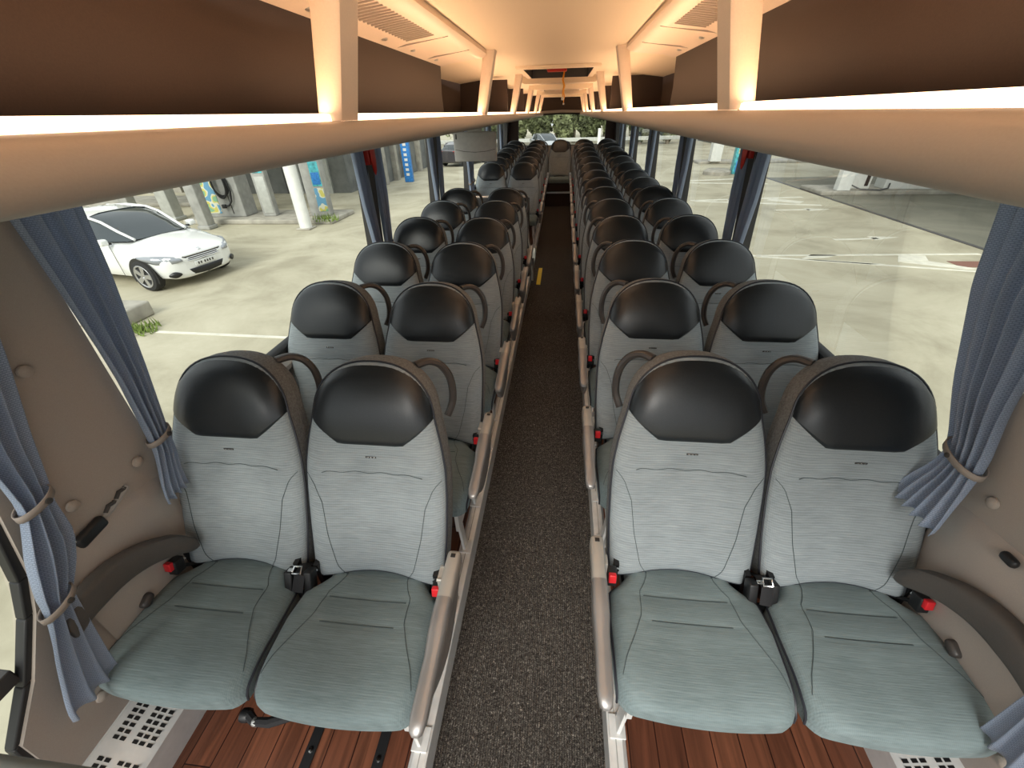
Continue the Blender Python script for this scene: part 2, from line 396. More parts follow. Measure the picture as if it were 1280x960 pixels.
# walls -----------------------------------------------------------
ZS, ZT = .80, 1.66
PILLARS = (2.83, 4.43, 6.1, 7.8, 9.4)
def wall(s, name, front):
    mb = MB(); prof = [(1.24, .0), (1.225, .3), (1.215, .6), (1.20, ZS), (1.27, ZS), (1.29, 0)]
    mb.prism([(s * a, b) for a, b in prof], .46 if front == 'L' else Y0, Y1, 'wall_lo', 'y')
    mb.prism([(s * a, b) for a, b in ((1.15, ZT), (1.15, 2.05), (1.24, 2.05), (1.24, ZT))], Y0, Y1, 'wall', 'y')
    # front solid pillar panel
    def pil(ya, yb, m, xi=1.185, xt=1.135):
        vs = [(s * xi, ya, ZS - .01), (s * xi, yb, ZS - .01), (s * xt, yb, ZT + .01), (s * xt, ya, ZT + .01), (s * 1.26, ya, ZS - .01), (s * 1.26, yb, ZS - .01), (s * 1.22, yb, ZT + .01), (s * 1.22, ya, ZT + .01)]
        mb.add(vs, [(0, 1, 2, 3), (4, 7, 6, 5), (0, 4, 5, 1), (1, 5, 6, 2), (2, 6, 7, 3), (3, 7, 4, 0)], m)
    if front == 'L':
        # slanted leading edge following the front door opening
        vs = []
        e = [(.22, .29), (.235, .5), (.33, .61), (.42, .75), (.463, .84), (.505, 1.02), (.56, 1.15), (.63, 1.35), (.70, 1.66)]
        poly = [(y - .01, z) for y, z in e] + [(.875, 1.66), (.845, .8), (.845, .29)]
        mb.prism(poly, s * 1.175, s * 1.20, 'wall', 'x')
    else: pil(Y0, .925, 'wall', 1.185, 1.14)
    for y in PILLARS: pil(y - .05, y + .05, 'dark')
    pil(10.3, Y1, 'dark')
    return struct(mb.build(name, smooth=30))
wl = wall(-1, 'wall_left', 'L'); wr = wall(1, 'wall_right', 'R')
def grow_trim(mb):
    return struct(mb.build('trim_%d' % (len([o for o in bpy.data.objects if o.name.startswith('trim_')]) + 1), smooth=40))
# raised lower trim panels beside the first seats
for s, dy, fa in ((-1, 0, .47), (1, .085, Y0)):
    mb = MB()
    y1 = .84 + dy
    rows = []
    for i in range(15):
        y = fa + (y1 - fa) * i / 14
        e = min(1, (y1 - y) / .05); dd = .035 * math.sqrt(max(0, 1 - (1 - e) ** 2))
        zt = .80 + .03 * min(1, (y1 - y) / .25)
        rows.append([(s * (1.215), y, .12), (s * (1.215 - dd), y, .14), (s * (1.205 - dd), y, .5), (s * (1.195 - dd), y, zt - .07), (s * (1.19 - dd * .8), y, zt - .02), (s * (1.185 - dd * .2), y, zt + .02), (s * 1.19, y, zt + .03)])
    mb.grid(rows, 'wall_lo'); o = grow_trim(mb)
    for q, (y, z) in enumerate(((.70, 1.27), (.785, .90), (.60, .92), (.365, .40)) if s < 0 else ((.83, .90), (.79, 1.27), (.45, .42))):
        mb = MB(); xw = 1.172 if s < 0 else interp([(.79, 1.183), (1.67, 1.138)], z)
        if z < .6: xw = 1.172
        mb.lathe([(.016, 0), (.015, .006), (.009, .010), (0.0, .011)], 'wall', (0, 0, 0), 'x', 14)
        mb.v = [(s * (xw - a), b, c) for a, b, c in mb.v]
        c = mb.build('screw_cap', o); c.location = (0, y, z)
# window sill rails + gaskets
for s, ya in ((-1, .86), (1, .94)):
    mb = MB(); mb.prism([(s * 1.165, .775), (s * 1.160, .80), (s * 1.175, .825), (s * 1.22, .835), (s * 1.22, .77)], ya, 10.3, 'sill', 'y'); grow_trim(mb)
    mb = MB(); mb.prism([(s * 1.19, .828), (s * 1.187, .862), (s * 1.20, .872), (s * 1.225, .872), (s * 1.225, .828)], ya, 10.3, 'gasket', 'y'); grow_trim(mb)
# windows
wn = 0
for s in (-1, 1):
    ys = [.86 if s < 0 else .93] + list(PILLARS) + [10.35]
    for a, b in zip(ys, ys[1:]):
        wn += 1
        a2, b2 = a + .045, b - .045
        mb = MB(); t = .022
        def q(y, z): return (s * interp([(.8, 1.225), (1.66, 1.185)], z), y, z)
        A, B, C, D = q(a2, .84), q(b2, .84), q(b2, 1.67), q(a2, 1.67)
        pts = [A, B, C, D]; mb.tube(pts, .012, 'gasket', 6, closed=True)
        f = struct(mb.build('window_%d' % wn, smooth=0))
        mb = MB(); mb.add([A, B, C, D], [(0, 1, 2, 3)], 'glass'); mb.build('pane', f, smooth=0, fix=False)
# small front left door window with dark frame
e = [(.225, .40), (.235, .5), (.325, .61), (.415, .75), (.455, .84), (.50, 1.02), (.55, 1.15), (.62, 1.35), (.69, 1.66)]
mb = MB()
for (a, b), (c, d) in zip(e, e[1:]):
    mb.prism([(a - .022, b), (c - .022, d), (c + .004, d), (a + .004, b)], -1.185, -1.215, 'gasket', 'x')
mb.box((-1.25, -.45, .62), (-1.20, .32, .665), 'shell'); mb.box((-1.26, -.45, .40), (-1.19, .22, .43), 'gasket')
mb.box((-1.25, -.45, .95), (-1.21, .49, .985), 'shell')
f = struct(mb.build('door_1', bevel=.004)); wn += 1
mb = MB(); mb.add([(-1.22, -.45, .43), (-1.22, .22, .43), (-1.22, .42, .80), (-1.22, .53, 1.15), (-1.2, .68, 1.66), (-1.2, -.45, 1.66)], [(0, 1, 2, 3, 4, 5)], 'glass'); mb.build('pane', f, smooth=0, fix=False)
# dashboard edge in the bottom left corner
mb = MB(); mb.rbox((-1.15, -.25, .90), (-.40, .128, 1.0), 'handle', .02)
tag(mb.build('guide_desk'), 'dark green-grey desk edge at the bottom left corner of the view', 'desk')
bpy.data.objects['guide_desk'].data.materials[0] = mat('desk_grey', (.16, .17, .15), .4)

# rear wall -------------------------------------------------------
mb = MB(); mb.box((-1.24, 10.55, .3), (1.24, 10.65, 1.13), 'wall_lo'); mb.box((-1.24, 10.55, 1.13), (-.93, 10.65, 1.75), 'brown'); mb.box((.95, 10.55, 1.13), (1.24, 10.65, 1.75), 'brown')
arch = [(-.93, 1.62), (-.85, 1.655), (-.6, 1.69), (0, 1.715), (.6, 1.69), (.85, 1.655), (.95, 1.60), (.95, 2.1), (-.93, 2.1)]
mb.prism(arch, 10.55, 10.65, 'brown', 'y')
mb.prism([(-.6, 1.74), (-.4, 1.77), (0, 1.785), (.4, 1.77), (.6, 1.74), (.6, 1.72), (0, 1.735), (-.6, 1.72)], 10.45, 10.56, 'rack', 'y')
struct(mb.build('wall_rear', smooth=20))
wn += 1; f = MB(); f.tube([(-.93, 10.56, 1.13), (.95, 10.56, 1.13), (.95, 10.56, 1.6), (.6, 10.56, 1.69), (0, 10.56, 1.715), (-.6, 10.56, 1.69), (-.93, 10.56, 1.62)], .012, 'gasket', 6, closed=True)
f = struct(f.build('window_%d' % wn)); mb = MB(); mb.add([(-.93, 10.6, 1.13), (.95, 10.6, 1.13), (.95, 10.6, 1.72), (-.93, 10.6, 1.72)], [(0, 1, 2, 3)], 'glass'); mb.build('pane', f, smooth=0, fix=False)

# ceiling ---------------------------------------------------------
mb = MB()
HY0, HY1 = 4.15, 5.2
def ceil_prof(y): return [(-1.16, 1.97), (-.95, 2.0), (-.66, 2.035), (-.41, 2.055), (-.29, 2.06), (-.2, 2.062), (.2, 2.062), (.29, 2.06), (.41, 2.055), (.66, 2.035), (.95, 2.0), (1.16, 1.97)]
H2 = (7.6, 8.5)
segs = [(Y0, HY0), (HY0, HY1), (HY1, H2[0]), H2, (H2[1], Y1)]
for k, (a, b) in enumerate(segs):
    ra = [(x, a, z) for x, z in ceil_prof(a)]; rb = [(x, b, z) for x, z in ceil_prof(b)]
    if k in (1, 3):
        mb.grid([ra[:5], rb[:5]], 'ceil'); mb.grid([ra[7:], rb[7:]], 'ceil')
    else: mb.grid([ra, rb], 'ceil')
mb.box((-1.25, Y0, 2.2), (1.25, Y1, 2.24), 'dark')
mb.box((-1.25, Y0, 2.0), (-1.2, Y1, 2.24), 'dark'); mb.box((1.2, Y0, 2.0), (1.25, Y1, 2.24), 'dark')
# cross beams joining the posts
for y in (4.85, 6.7, 8.55, 10.0):
    if y == 4.85: y0b, y1b = 5.22, 5.45
    else: y0b, y1b = y - .1, y + .12
    mb.prism([(-.42, 2.07), (-.40, 2.02), (-.36, 1.995), (.36, 1.995), (.40, 2.02), (.42, 2.07)], y0b, y1b, 'ceil', 'y')
struct(mb.build('ceiling', smooth=40, fix=False))
# roof hatches
def hatch(ya, yb, lab, big):
    r = empty('roof_hatch', (0, (ya + yb) / 2, 2.06)); tag(r, lab, 'roof hatch')
    cy = (ya + yb) / 2; ya -= cy; yb -= cy
    mb = MB()
    o_ = [(-.34, ya - .06), (.34, ya - .06), (.34, yb + .06), (-.34, yb + .06)]; i_ = [(-.28, ya), (.28, ya), (.28, yb), (-.28, yb)]
    n = 4
    vs = [(x, y, .0) for x, y in o_] + [(x * .97, y * .99, -.022) for x, y in o_] + [(x, y, -.022) for x, y in i_] + [(x, y, .11) for x, y in i_]
    fs = []
    for k in range(3):
        for i in range(4): fs.append((k * 4 + i, k * 4 + (i + 1) % 4, (k + 1) * 4 + (i + 1) % 4, (k + 1) * 4 + i))
    mb.add(vs, fs[:8], 'ceil'); mb.add(vs, fs[8:], 'shell'); mb.build('frame', r, smooth=0, bevel=.006)
    mb = MB(); mb.box((-.28, ya, .108), (.28, yb, .118), 'dark'); mb.rbox((-.16, ya + .2, .05), (.12, yb - .15, .10), 'shell', .015); mb.rbox((.10, ya + .1, .06), (.24, yb - .3, .1), 'shell', .015)
    mb.build('lid', r)
    mb = MB(); mb.rbox((-.12, yb - .25, .015), (.07, yb - .12, .05), 'redpl', .01); mb.build('lever', r)
    mb = MB(); yy = yb - .2
    mb.tube([(.045, yy, .05), (.045, yy, .0), (.035, yy, -.05), (.05, yy, -.10), (.038, yy, -.15), (.04, yy, -.19)], [.015, .018, .024, .026, .018, .010], 'orange', 8, flat=.4)
    mb.rbox((.025, yy - .008, -.215), (.052, yy + .008, -.19), 'white', .005)
    mb.build('pull_strap', r)
hatch(HY0, HY1, 'nearer roof hatch in the ceiling, red lever and orange pull strap', True)
hatch(H2[0], H2[1], 'farther roof hatch over the rear rows with small orange pull strap', False)

# luggage racks ---------------------------------------------------
POSTY = {-1: (1.03, 3.0, 4.85, 6.7, 8.55, 10.0), 1: (1.12, 3.05, 4.9, 6.75, 8.6, 10.05)}
for s in (-1, 1):
    nm = 'left' if s < 0 else 'right'
    r = empty('luggage_rack', (s * .8, 5, 1.62)); ox, oy, oz = -s * .8, -5, -1.62
    tag(r, 'long luggage rack above the windows on the %s of the bus' % nm, 'luggage rack')
    mb = MB()
    # lip body
    prof = [(.445, 1.7415), (.436, 1.7440), (.420, 1.7443), (.403, 1.741), (.391, 1.733), (.383, 1.722), (.379, 1.710), (.380, 1.699), (.386, 1.690), (.398, 1.684), (.43, 1.680), (.55, 1.673), (.80, 1.655), (1.13, 1.62), (1.14, 1.70), (.60, 1.715), (.445, 1.725)]
    mb.prism([(s * a + ox, b + oz) for a, b in prof], Y0 + oy, 10.35 + oy, 'rack', 'y'); mb.build('shelf', r, smooth=50)
    # brown panelling behind the opening
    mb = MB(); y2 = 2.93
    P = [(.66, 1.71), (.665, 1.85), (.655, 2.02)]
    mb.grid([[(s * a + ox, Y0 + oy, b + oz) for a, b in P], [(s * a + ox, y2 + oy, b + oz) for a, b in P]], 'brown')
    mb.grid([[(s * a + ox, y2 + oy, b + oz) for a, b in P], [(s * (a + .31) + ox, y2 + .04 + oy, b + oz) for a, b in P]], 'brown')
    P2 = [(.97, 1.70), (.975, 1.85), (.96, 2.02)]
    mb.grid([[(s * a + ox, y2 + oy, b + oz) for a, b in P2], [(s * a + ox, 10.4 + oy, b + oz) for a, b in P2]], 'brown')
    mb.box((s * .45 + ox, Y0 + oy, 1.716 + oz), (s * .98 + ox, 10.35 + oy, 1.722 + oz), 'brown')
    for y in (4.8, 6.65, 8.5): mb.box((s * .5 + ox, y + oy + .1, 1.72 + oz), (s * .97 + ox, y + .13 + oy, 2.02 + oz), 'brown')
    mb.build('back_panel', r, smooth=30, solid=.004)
    # small clips on the panel
    mb = MB()
    for y in ((3.4, 3.55, 3.9, 4.05, 4.2) if s > 0 else (3.15,)):
        mb.rbox((min(s * .966, s * .957) + ox, y + oy, 1.885 + oz), (max(s * .966, s * .957) + ox, y + .035 + oy, 1.90 + oz), 'alu', .003)
    mb.build('clip', r)
    for y in POSTY[s]:
        mb = MB()
        zb, zt = 1.7445, 2.062
        k = 0
        sec = lambda x0, x1, ya, yb, z: [(s * x0, ya, z), (s * (x0 + .006), ya - .004, z), (s * (x1 - .006), ya - .004, z), (s * x1, ya, z), (s * x1, yb, z), (s * (x1 - .006), yb + .004, z), (s * (x0 + .006), yb + .004, z), (s * x0, yb, z)]
        L = []
        for j in range(7):
            t = j / 6; z = lerp(zb, zt, t); off = -.075 * t; wd = .052 + .016 * t
            L.append([Vector(p) + Vector((ox, oy, oz)) for p in sec(.420 + off, .420 + off + wd, y, y + .085, z)])
        n = 8; vs = [p for l in L for p in l]
        fs = [(a * n + b, a * n + (b + 1) % n, (a + 1) * n + (b + 1) % n, (a + 1) * n + b) for a in range(6) for b in range(n)] + [list(range(n))]
        mb.add(vs, fs, 'post'); mb.build('post', r, smooth=40)
    # ledge over the lamp
    # overhead console with louvres (between first two posts)
    mb = MB(); ya, yb = Y0, 2.98
    Pc = [(.395, 2.06), (.39, 2.035), (.41, 2.022), (.45, 2.015), (.60, 2.0), (.655, 1.985), (.665, 2.06)]
    mb.prism([(s * a + ox, b + oz) for a, b in Pc], ya + oy, yb + oy, 'post', 'y')
    for y in range(26):
        yy = 1.25 + y * .032
        mb.box((s * .455 + ox, yy + oy, 2.0035 + oz), (s * .57 + ox, yy + .008 + oy, 2.0125 + oz), 'rack', Matrix.Rotation(.13 * s, 3, 'Y'))
    for yy in (2.15, 2.6): mb.box((s * .42 + ox, yy + oy, 2.0035 + oz), (s * .64 + ox, yy + .004 + oy, 2.0115 + oz), 'rack', Matrix.Rotation(.13 * s, 3, 'Y'))
    mb.build('overhead_console', r, smooth=30)
    for yy in (1.4, 1.95, 2.3, 2.7):
        mb = MB(); mb.lathe([(.012, 0), (.012, -.006), (.008, -.009), (0, -.009)], 'alu', (s * .62 + ox, yy + oy, 1.998 + oz), 'z', 12); mb.build('reading_lamp', r)
    # strips
    ps = [Y0] + list(POSTY[s]) + [10.35]
    for k, (a, b) in enumerate(zip(ps, ps[1:])):
        mb = MB(); a2 = a if k == 0 else a + .10; b2 = b - .012
        mb.prism([(s * .437, 1.7445), (s * .438, 1.7560), (s * .444, 1.7585), (s * .470, 1.7585), (s * .470, 1.7415)], a2, b2, 'strip', 'y')
        mb.m[3 - 1] = mb.mi('uplight')
        o = mb.build('light_strip')
        names = ['nearest the camera', 'between the first and second posts', 'between the second and third posts', 'between the third and fourth posts', 'between the fourth and fifth posts', 'between the fifth and sixth posts', 'behind the sixth post']
        tag(o, 'glowing warm light strip on the %s rack edge, %s' % (nm, names[k] if k else 'before the first post, nearest the camera'), 'light strip', 'light strips along the %s rack edge' % nm)
for y in (.4, 2.0, 3.7, 5.9, 7.2, 9.0):
    pass

# ================================================================= SEATS
U = [math.sin(PI / 2 * (i / 12)) for i in range(-12, 13)]
HW = [(.43, .214), (.50, .221), (.62, .228), (.74, .230), (.82, .227), (.90, .213), (.98, .192), (1.06, .180), (1.13, .174)]
YC = [(.43, -.300), (.50, -.268), (.60, -.222), (.72, -.172), (.85, -.120), (.95, -.078), (1.04, -.038), (1.10, -.012), (1.13, .006)]
def zb(u): return .492 - .034 * abs(u) ** 1.6 + .016 * max(0, (abs(u) - .9) / .1) ** 2
def zt(u): return 1.127 - .140 * (1 - max(0, 1 - abs(u) ** 2.3) ** (1 / 2.3))
def hb(u): return .902 + (.072 * max(0, (abs(u) - .48) / .52))
def bsurf(u, z, extra=0):
    t1 = min(1, (1 - abs(u)) / .34); t2 = min(1, max(0, (zt(u) - z) / .10)); t3 = min(1, max(0, (z - zb(u)) / .05))
    c = math.sqrt(max(0, 1 - (1 - t1) ** 2)) * math.sqrt(max(0, 1 - (1 - t2) ** 2)) * (.5 + .5 * math.sqrt(max(0, 1 - (1 - t3) ** 2)))
    y = sm(YC, z) - .032 * c - extra
    # side bolsters with a shallow hollow between, lumbar swell
    if z < .92: y += .009 * math.exp(-(u / .55) ** 4) * min(1, (.92 - z) / .1)
    y -= .006 * math.exp(-((z - .60) / .07) ** 2) * (1 - abs(u) ** 4)
    for zc, d in ((.815, .004), (.735, .002)):
        y += d * math.exp(-((z - zc) / .014) ** 2) * (1 if abs(u) < .72 else 0)
    return Vector((u * sm(HW, z), y, z - .1))
def loop_idx(nr, nc):
    return [(0, j) for j in range(nc)] + [(i, nc - 1) for i in range(1, nr)] + [(nr - 1, j) for j in range(nc - 2, -1, -1)] + [(i, 0) for i in range(nr - 2, 0, -1)]
def backrest_mesh():
    mb = MB(); V = [i / 60 for i in range(61)]
    rows = [[bsurf(u, lerp(zb(u), zt(u), v)) for u in U] for v in V]
    nr, nc = 61, len(U); mb.grid(rows, 'seat')
    L = loop_idx(nr, nc); ring0 = [rows[i][j] for i, j in L]
    def ring(dy, inset):
        out = []
        for (i, j), p in zip(L, ring0):
            c = Vector((0, p.y, .68)); q = p + Vector((0, dy, -dy * .25)); k = 1 - inset
            q.x *= k; q.z = .68 + (q.z - .68) * (1 - inset * .6); out.append(q)
        return out
    rings = [ring0, ring(.006, -.022), ring(.045, -.028), ring(.075, -.01), ring(.092, .05)]
    n = len(L)
    for a, b, m in ((0, 1, 'side'), (1, 2, 'side'), (2, 3, 'side'), (3, 4, 'shell')):
        mb.add(rings[a] + rings[b], [(i, (i + 1) % n, n + (i + 1) % n, n + i) for i in range(n)], m)
    # back shell
    back = []
    for v in V[::2]:
        r = []
        for u in U:
            z = lerp(zb(u), zt(u), v); p = Vector((u * sm(HW, z) * .95, sm(YC, z) + .092, 0)); p.z = .68 + (z - .1 - .68) * .97 - .023
            r.append(p)
        back.append(r)
    mb.grid(back, 'shell', True)
    # stitched seams
    def pl(pts, r=.0011, m='seam'): mb.tube([bsurf(u, z, .0012) for u, z in pts], r, m, 5)
    pl([(-.72 + .06 * i, .815 + .002 * math.sin(i)) for i in range(25)]); 
    for s in (-1, 1):
        pl([(s * interp([(.46, .42), (.52, .58), (.62, .68), (.72, .74), (.78, .86), (.80, .97)], .475 + .325 * i / 24), .475 + .325 * i / 24) for i in range(25)], .0009)
    for z in (.70, .62, .54): pass
    return mb
def outline_pts(off=0.0):
    pts = []
    for (i, j) in loop_idx(41, len(U)):
        u = U[j]; z = lerp(zb(u), zt(u), i / 40); pts.append(bsurf(u, z) + Vector((0, -.001, 0)))
    out = []
    for p in pts:
        if not out or (p - out[-1]).length > .004: out.append(p)
    return [Vector((p.x * 1.012, p.y + .003, .68 + (p.z - .68) * 1.006)) for p in out]
def headrest_mesh():
    mb = MB(); rows = []
    nv = 14
    for i in range(nv + 1):
        v = i / nv; r = []
        for u in U:
            z0, z1 = hb(u), zt(u)
            z0 = min(z0, z1 - .004)
            z = lerp(z0, z1, v); e = min(1, v / .12) * min(1, (1 - v) / .05) * min(1, (1 - abs(u)) / .03)
            bul = math.sin(PI * min(1, v * 1.0) ** .85) * (1 - abs(u) ** 2.5)
            r.append(bsurf(u, z, .0015 + .006 * math.sqrt(max(0, 1 - (1 - e) ** 2)) + .014 * bul if 0 < v < 1 else -.003))
        rows.append(r)
    mb.grid(rows, 'leather')
    # back side hidden in the foam
    L = loop_idx(nv + 1, len(U)); ring = [rows[i][j] for i, j in L]; n = len(ring)
    r2 = [p + Vector((-p.x * .03, .012, 0)) for p in ring]
    mb.add(ring + r2, [(i, (i + 1) % n, n + (i + 1) % n, n + i) for i in range(n)], 'leather')
    return mb
CF = lambda u: -.675 + .018 * abs(u) ** 2 + .026 * max(0, (abs(u) - .8) / .2) ** 3
CHW = [(-.68, .217), (-.6, .226), (-.45, .229), (-.36, .222), (-.33, .19), (-.30, .165), (-.22, .16)]
def csurf(u, y, extra=0):
    t1 = min(1, (1 - abs(u)) / .26); t2 = min(1, max(0, (y - CF(u)) / .10))
    z = .487 + .012 * math.cos((y + .48) * 5) - .02 * max(0, (y + .45)) / .2
    z -= .032 * (1 - math.sqrt(max(0, 1 - (1 - t1) ** 2))) + .036 * (1 - math.sqrt(max(0, 1 - (1 - t2) ** 2)))
    z -= .008 * math.exp(-(u / .6) ** 4)
    for yc in (-.455, -.375): z -= .0035 * math.exp(-((y - yc) / .014) ** 2) * (1 if abs(u) < .62 else 0)
    return Vector((u * interp(CHW, y), y, z - .1 + extra))
def cushion_mesh():
    mb = MB(); nr = 54
    rows = [[csurf(u, lerp(CF(u), -.22, (i / nr) ** 1.15)) for u in U] for i in range(nr + 1)]
    mb.grid(rows, 'cush'); L = loop_idx(nr + 1, len(U)); ring0 = [rows[i][j] for i, j in L]; n = len(L)
    def ring(dz, k):
        return [Vector((p.x * (1 + k), -.45 + (p.y + .45) * (1 + k), p.z * (1 - 0) + dz)) for p in ring0]
    r1 = ring(-.014, .009); r2 = [Vector((p.x * 1.004, -.45 + (p.y + .45) * 1.004, .302)) for p in ring0]; r3 = [Vector((p.x * .96, -.45 + (p.y + .45) * .95, .292)) for p in ring0]
    for a, b in ((ring0, r1), (r1, r2), (r2, r3)):
        mb.add(a + b, [(i, (i + 1) % n, n + (i + 1) % n, n + i) for i in range(n)], 'cush')
    mb.add(r3, [list(range(n))], 'shell')
    def pl(pts, r=.0011): mb.tube([csurf(u, y, .0018) for u, y in pts], r, 'seam', 5)
    for yc, w_ in ((-.455, .5), (-.375, .56)): pl([(-w_ + w_ * i / 8, yc) for i in range(17)])
    for s in (-1, 1):
        pl([(s * interp([(-.62, .97), (-.56, .88), (-.50, .74), (-.44, .62), (-.34, .60), (-.25, .66)], -.60 + .34 * i / 24), -.60 + .34 * i / 24) for i in range(25)], .0009)
    return mb
def cushion_piping(sd):
    mb = MB()
    for s in (sd,):
        pts = []
        for i in range(26):
            y = lerp(-.625, -.34, i / 25); u = s * 1.0
            p = csurf(u, y); pts.append(p + Vector((s * .003, 0, .001)))
        f = pts[0]; pts = [f + Vector((-s * .001, -.014, -.032)), f + Vector((0, -.010, -.012))] + pts
        mb.tube(pts, .0034, 'pipe', 6)
    return mb
ME = {}
def proto_mesh():
    ME['back'] = backrest_mesh(); ME['head'] = headrest_mesh(); ME['cush'] = cushion_mesh()
proto_mesh()
def put(name, key_o, parent, dx):
    o = bpy.data.objects.new(name, key_o.data); COL.objects.link(o); o.parent = parent; o.location = (dx, 0, 0); return o
def handle_mesh(s):
    mb = MB(); pts = []
    for i in range(15):
        t = i / 14; a = -.35 + t * 2.6
        pts.append((s * (.148 + .058 * math.cos(a - .75) ), .075 + .03 * math.sin(t * PI), .865 + .085 * math.sin(a - .35) - .03))
    pts = [(s * .115, .06, .985), (s * .145, .095, .985), (s * .180, .11, .965), (s * .206, .11, .925), (s * .216, .10, .875), (s * .214, .085, .825), (s * .198, .06, .79)]
    P = []
    for k in range(len(pts) - 1):
        for j in range(4): P.append(Vector(pts[k]).lerp(Vector(pts[k + 1]), j / 4))
    P.append(Vector(pts[-1]))
    for _ in range(3): P = [P[0]] + [(P[i - 1] + P[i] * 2 + P[i + 1]) / 4 for i in range(1, len(P) - 1)] + [P[-1]]
    mb.tube(P, .016, 'handle', 8, flat=.8); return mb
def seat_into(root, dx, hs, first_cache={}):
    """one seat: cushion > piping ; backrest > headrest, piping, handle, emblem"""
    if 'back' not in first_cache:
        o = ME['back'].build('backrest', root, fix=True); first_cache['back'] = o.data
    else:
        o = bpy.data.objects.new('backrest', first_cache['back']); COL.objects.link(o); o.parent = root
    o.location = (dx, 0, 0)
    def sub(key, name, mbf, par):
        if key not in first_cache:
            q = mbf().build(name, par, smooth=75 if key == 'cush' else 40); first_cache[key] = q.data
        else:
            q = bpy.data.objects.new(name, first_cache[key]); COL.objects.link(q); q.parent = par
        return q
    h = sub('head', 'headrest', lambda: ME['head'], o); h['label'] = 'black leather headrest'
    def pipe():
        mb = MB(); mb.tube(outline_pts(), .0034, 'pipe', 6, closed=True); return mb
    sub('pipe', 'piping', pipe, o)
    sub('handle%d' % hs, 'grab_handle', lambda: handle_mesh(hs), o)
    def embl():
        mb = MB(); p = bsurf(0, .868, .001)
        mb.rbox((-.017, p.y - .0012, p.z - .003), (.017, p.y + .001, p.z + .003), 'shell', .001)
        for x in (-.012, -.002, .008): mb.rbox((x, p.y - .0020, p.z - .002), (x + .006, p.y - .0008, p.z + .0018), 'chrome', .0006)
        return mb
    sub('emblem', 'emblem', embl, o)
    c = sub('cush', 'cushion', lambda: ME['cush'], root); c.location = (dx, 0, 0)
    for sd in (-1, 1): sub('cpipe%d' % sd, 'piping', lambda: cushion_piping(sd), c)
    return o, c
def armrest_mesh(ax, s):
    mb = MB(); w0 = .02
    # sections along y: (y, ztop, zbot, halfwidth)
    def loft(secs, m):
        rows = []
        for y, zt_, zb_, hw in secs:
            cz = (zt_ + zb_) / 2; hz = (zt_ - zb_) / 2; r = []
            for k in range(17):
                a = 2 * PI * k / 16; ca, sa = math.cos(a), math.sin(a)
                r.append((ax + hw * math.copysign(abs(ca) ** .45, ca), y, cz - .1 + hz * math.copysign(abs(sa) ** .45, sa)))
            rows.append(r)
        mb.grid(rows, m)
        for r in (rows[0], rows[-1]): mb.add(r[:-1], [list(range(16))], m)
    loft([(-.285, .640, .600, .012), (-.291, .648, .592, .019), (-.30, .652, .590, .021), (-.43, .648, .600, .021)], 'armlight')
    loft([(-.43, .648, .590, .0215), (-.46, .650, .580, .0225), (-.52, .638, .575, .023), (-.57, .622, .572, .0195), (-.62, .616, .575, .0195), (-.69, .608, .575, .0195), (-.715, .602, .576, .015), (-.722, .594, .582, .008)], 'armdark')
    mb.rbox((ax - .007, -.315, .551), (ax + .007, -.303, .553 + .0015), 'blackpl', .001)
    return mb
def side_panel_mesh(ax, s):
    mb = MB(); rows = []
    for i in range(13):
        t = i / 12; y = lerp(-.30, -.66, t)
        top = .50 - .03 * t; bot = .50 - (.05 + .16 * math.sin(PI * min(1, t * .9 + .1)))
        rows.append([(ax + s * .006, y, top), (ax + s * .013, y, lerp(top, bot, .3)), (ax + s * .010, y, lerp(top, bot, .7)), (ax - s * .004, y, bot), (ax - s * .02, y, bot), (ax - s * .02, y, top), (ax + s * .006, y, top)])
    mb.grid(rows, 'armdark')
    for r in (rows[0], rows[-1]): mb.add(r[:-1], [list(range(6))], 'armdark')
    mb.rbox((ax + s * .002, -.37, .36), (ax - s * .028, -.33, .52), 'armlight', .006)
    return mb
def buckle(root, x, s):
    mb = MB(); R = Matrix.Rotation(-.25, 3, 'X')
    mb.rbox((x - .016, -.362, .40), (x + .016, -.325, .452), 'blackpl', .005, rot=R)
    mb.tube([(x, -.335, .41), (x, -.30, .37), (x, -.27, .33)], .012, 'belt', 6, flat=.5)
    b = mb.build('buckle', root)
    mb = MB(); mb.rbox((x - .0115, -.374, .424), (x + .0115, -.358, .454), 'red', .003, rot=R, piv=(x, -.34, .43)); q = mb.build('release_button', b); q['label'] = 'red release button'
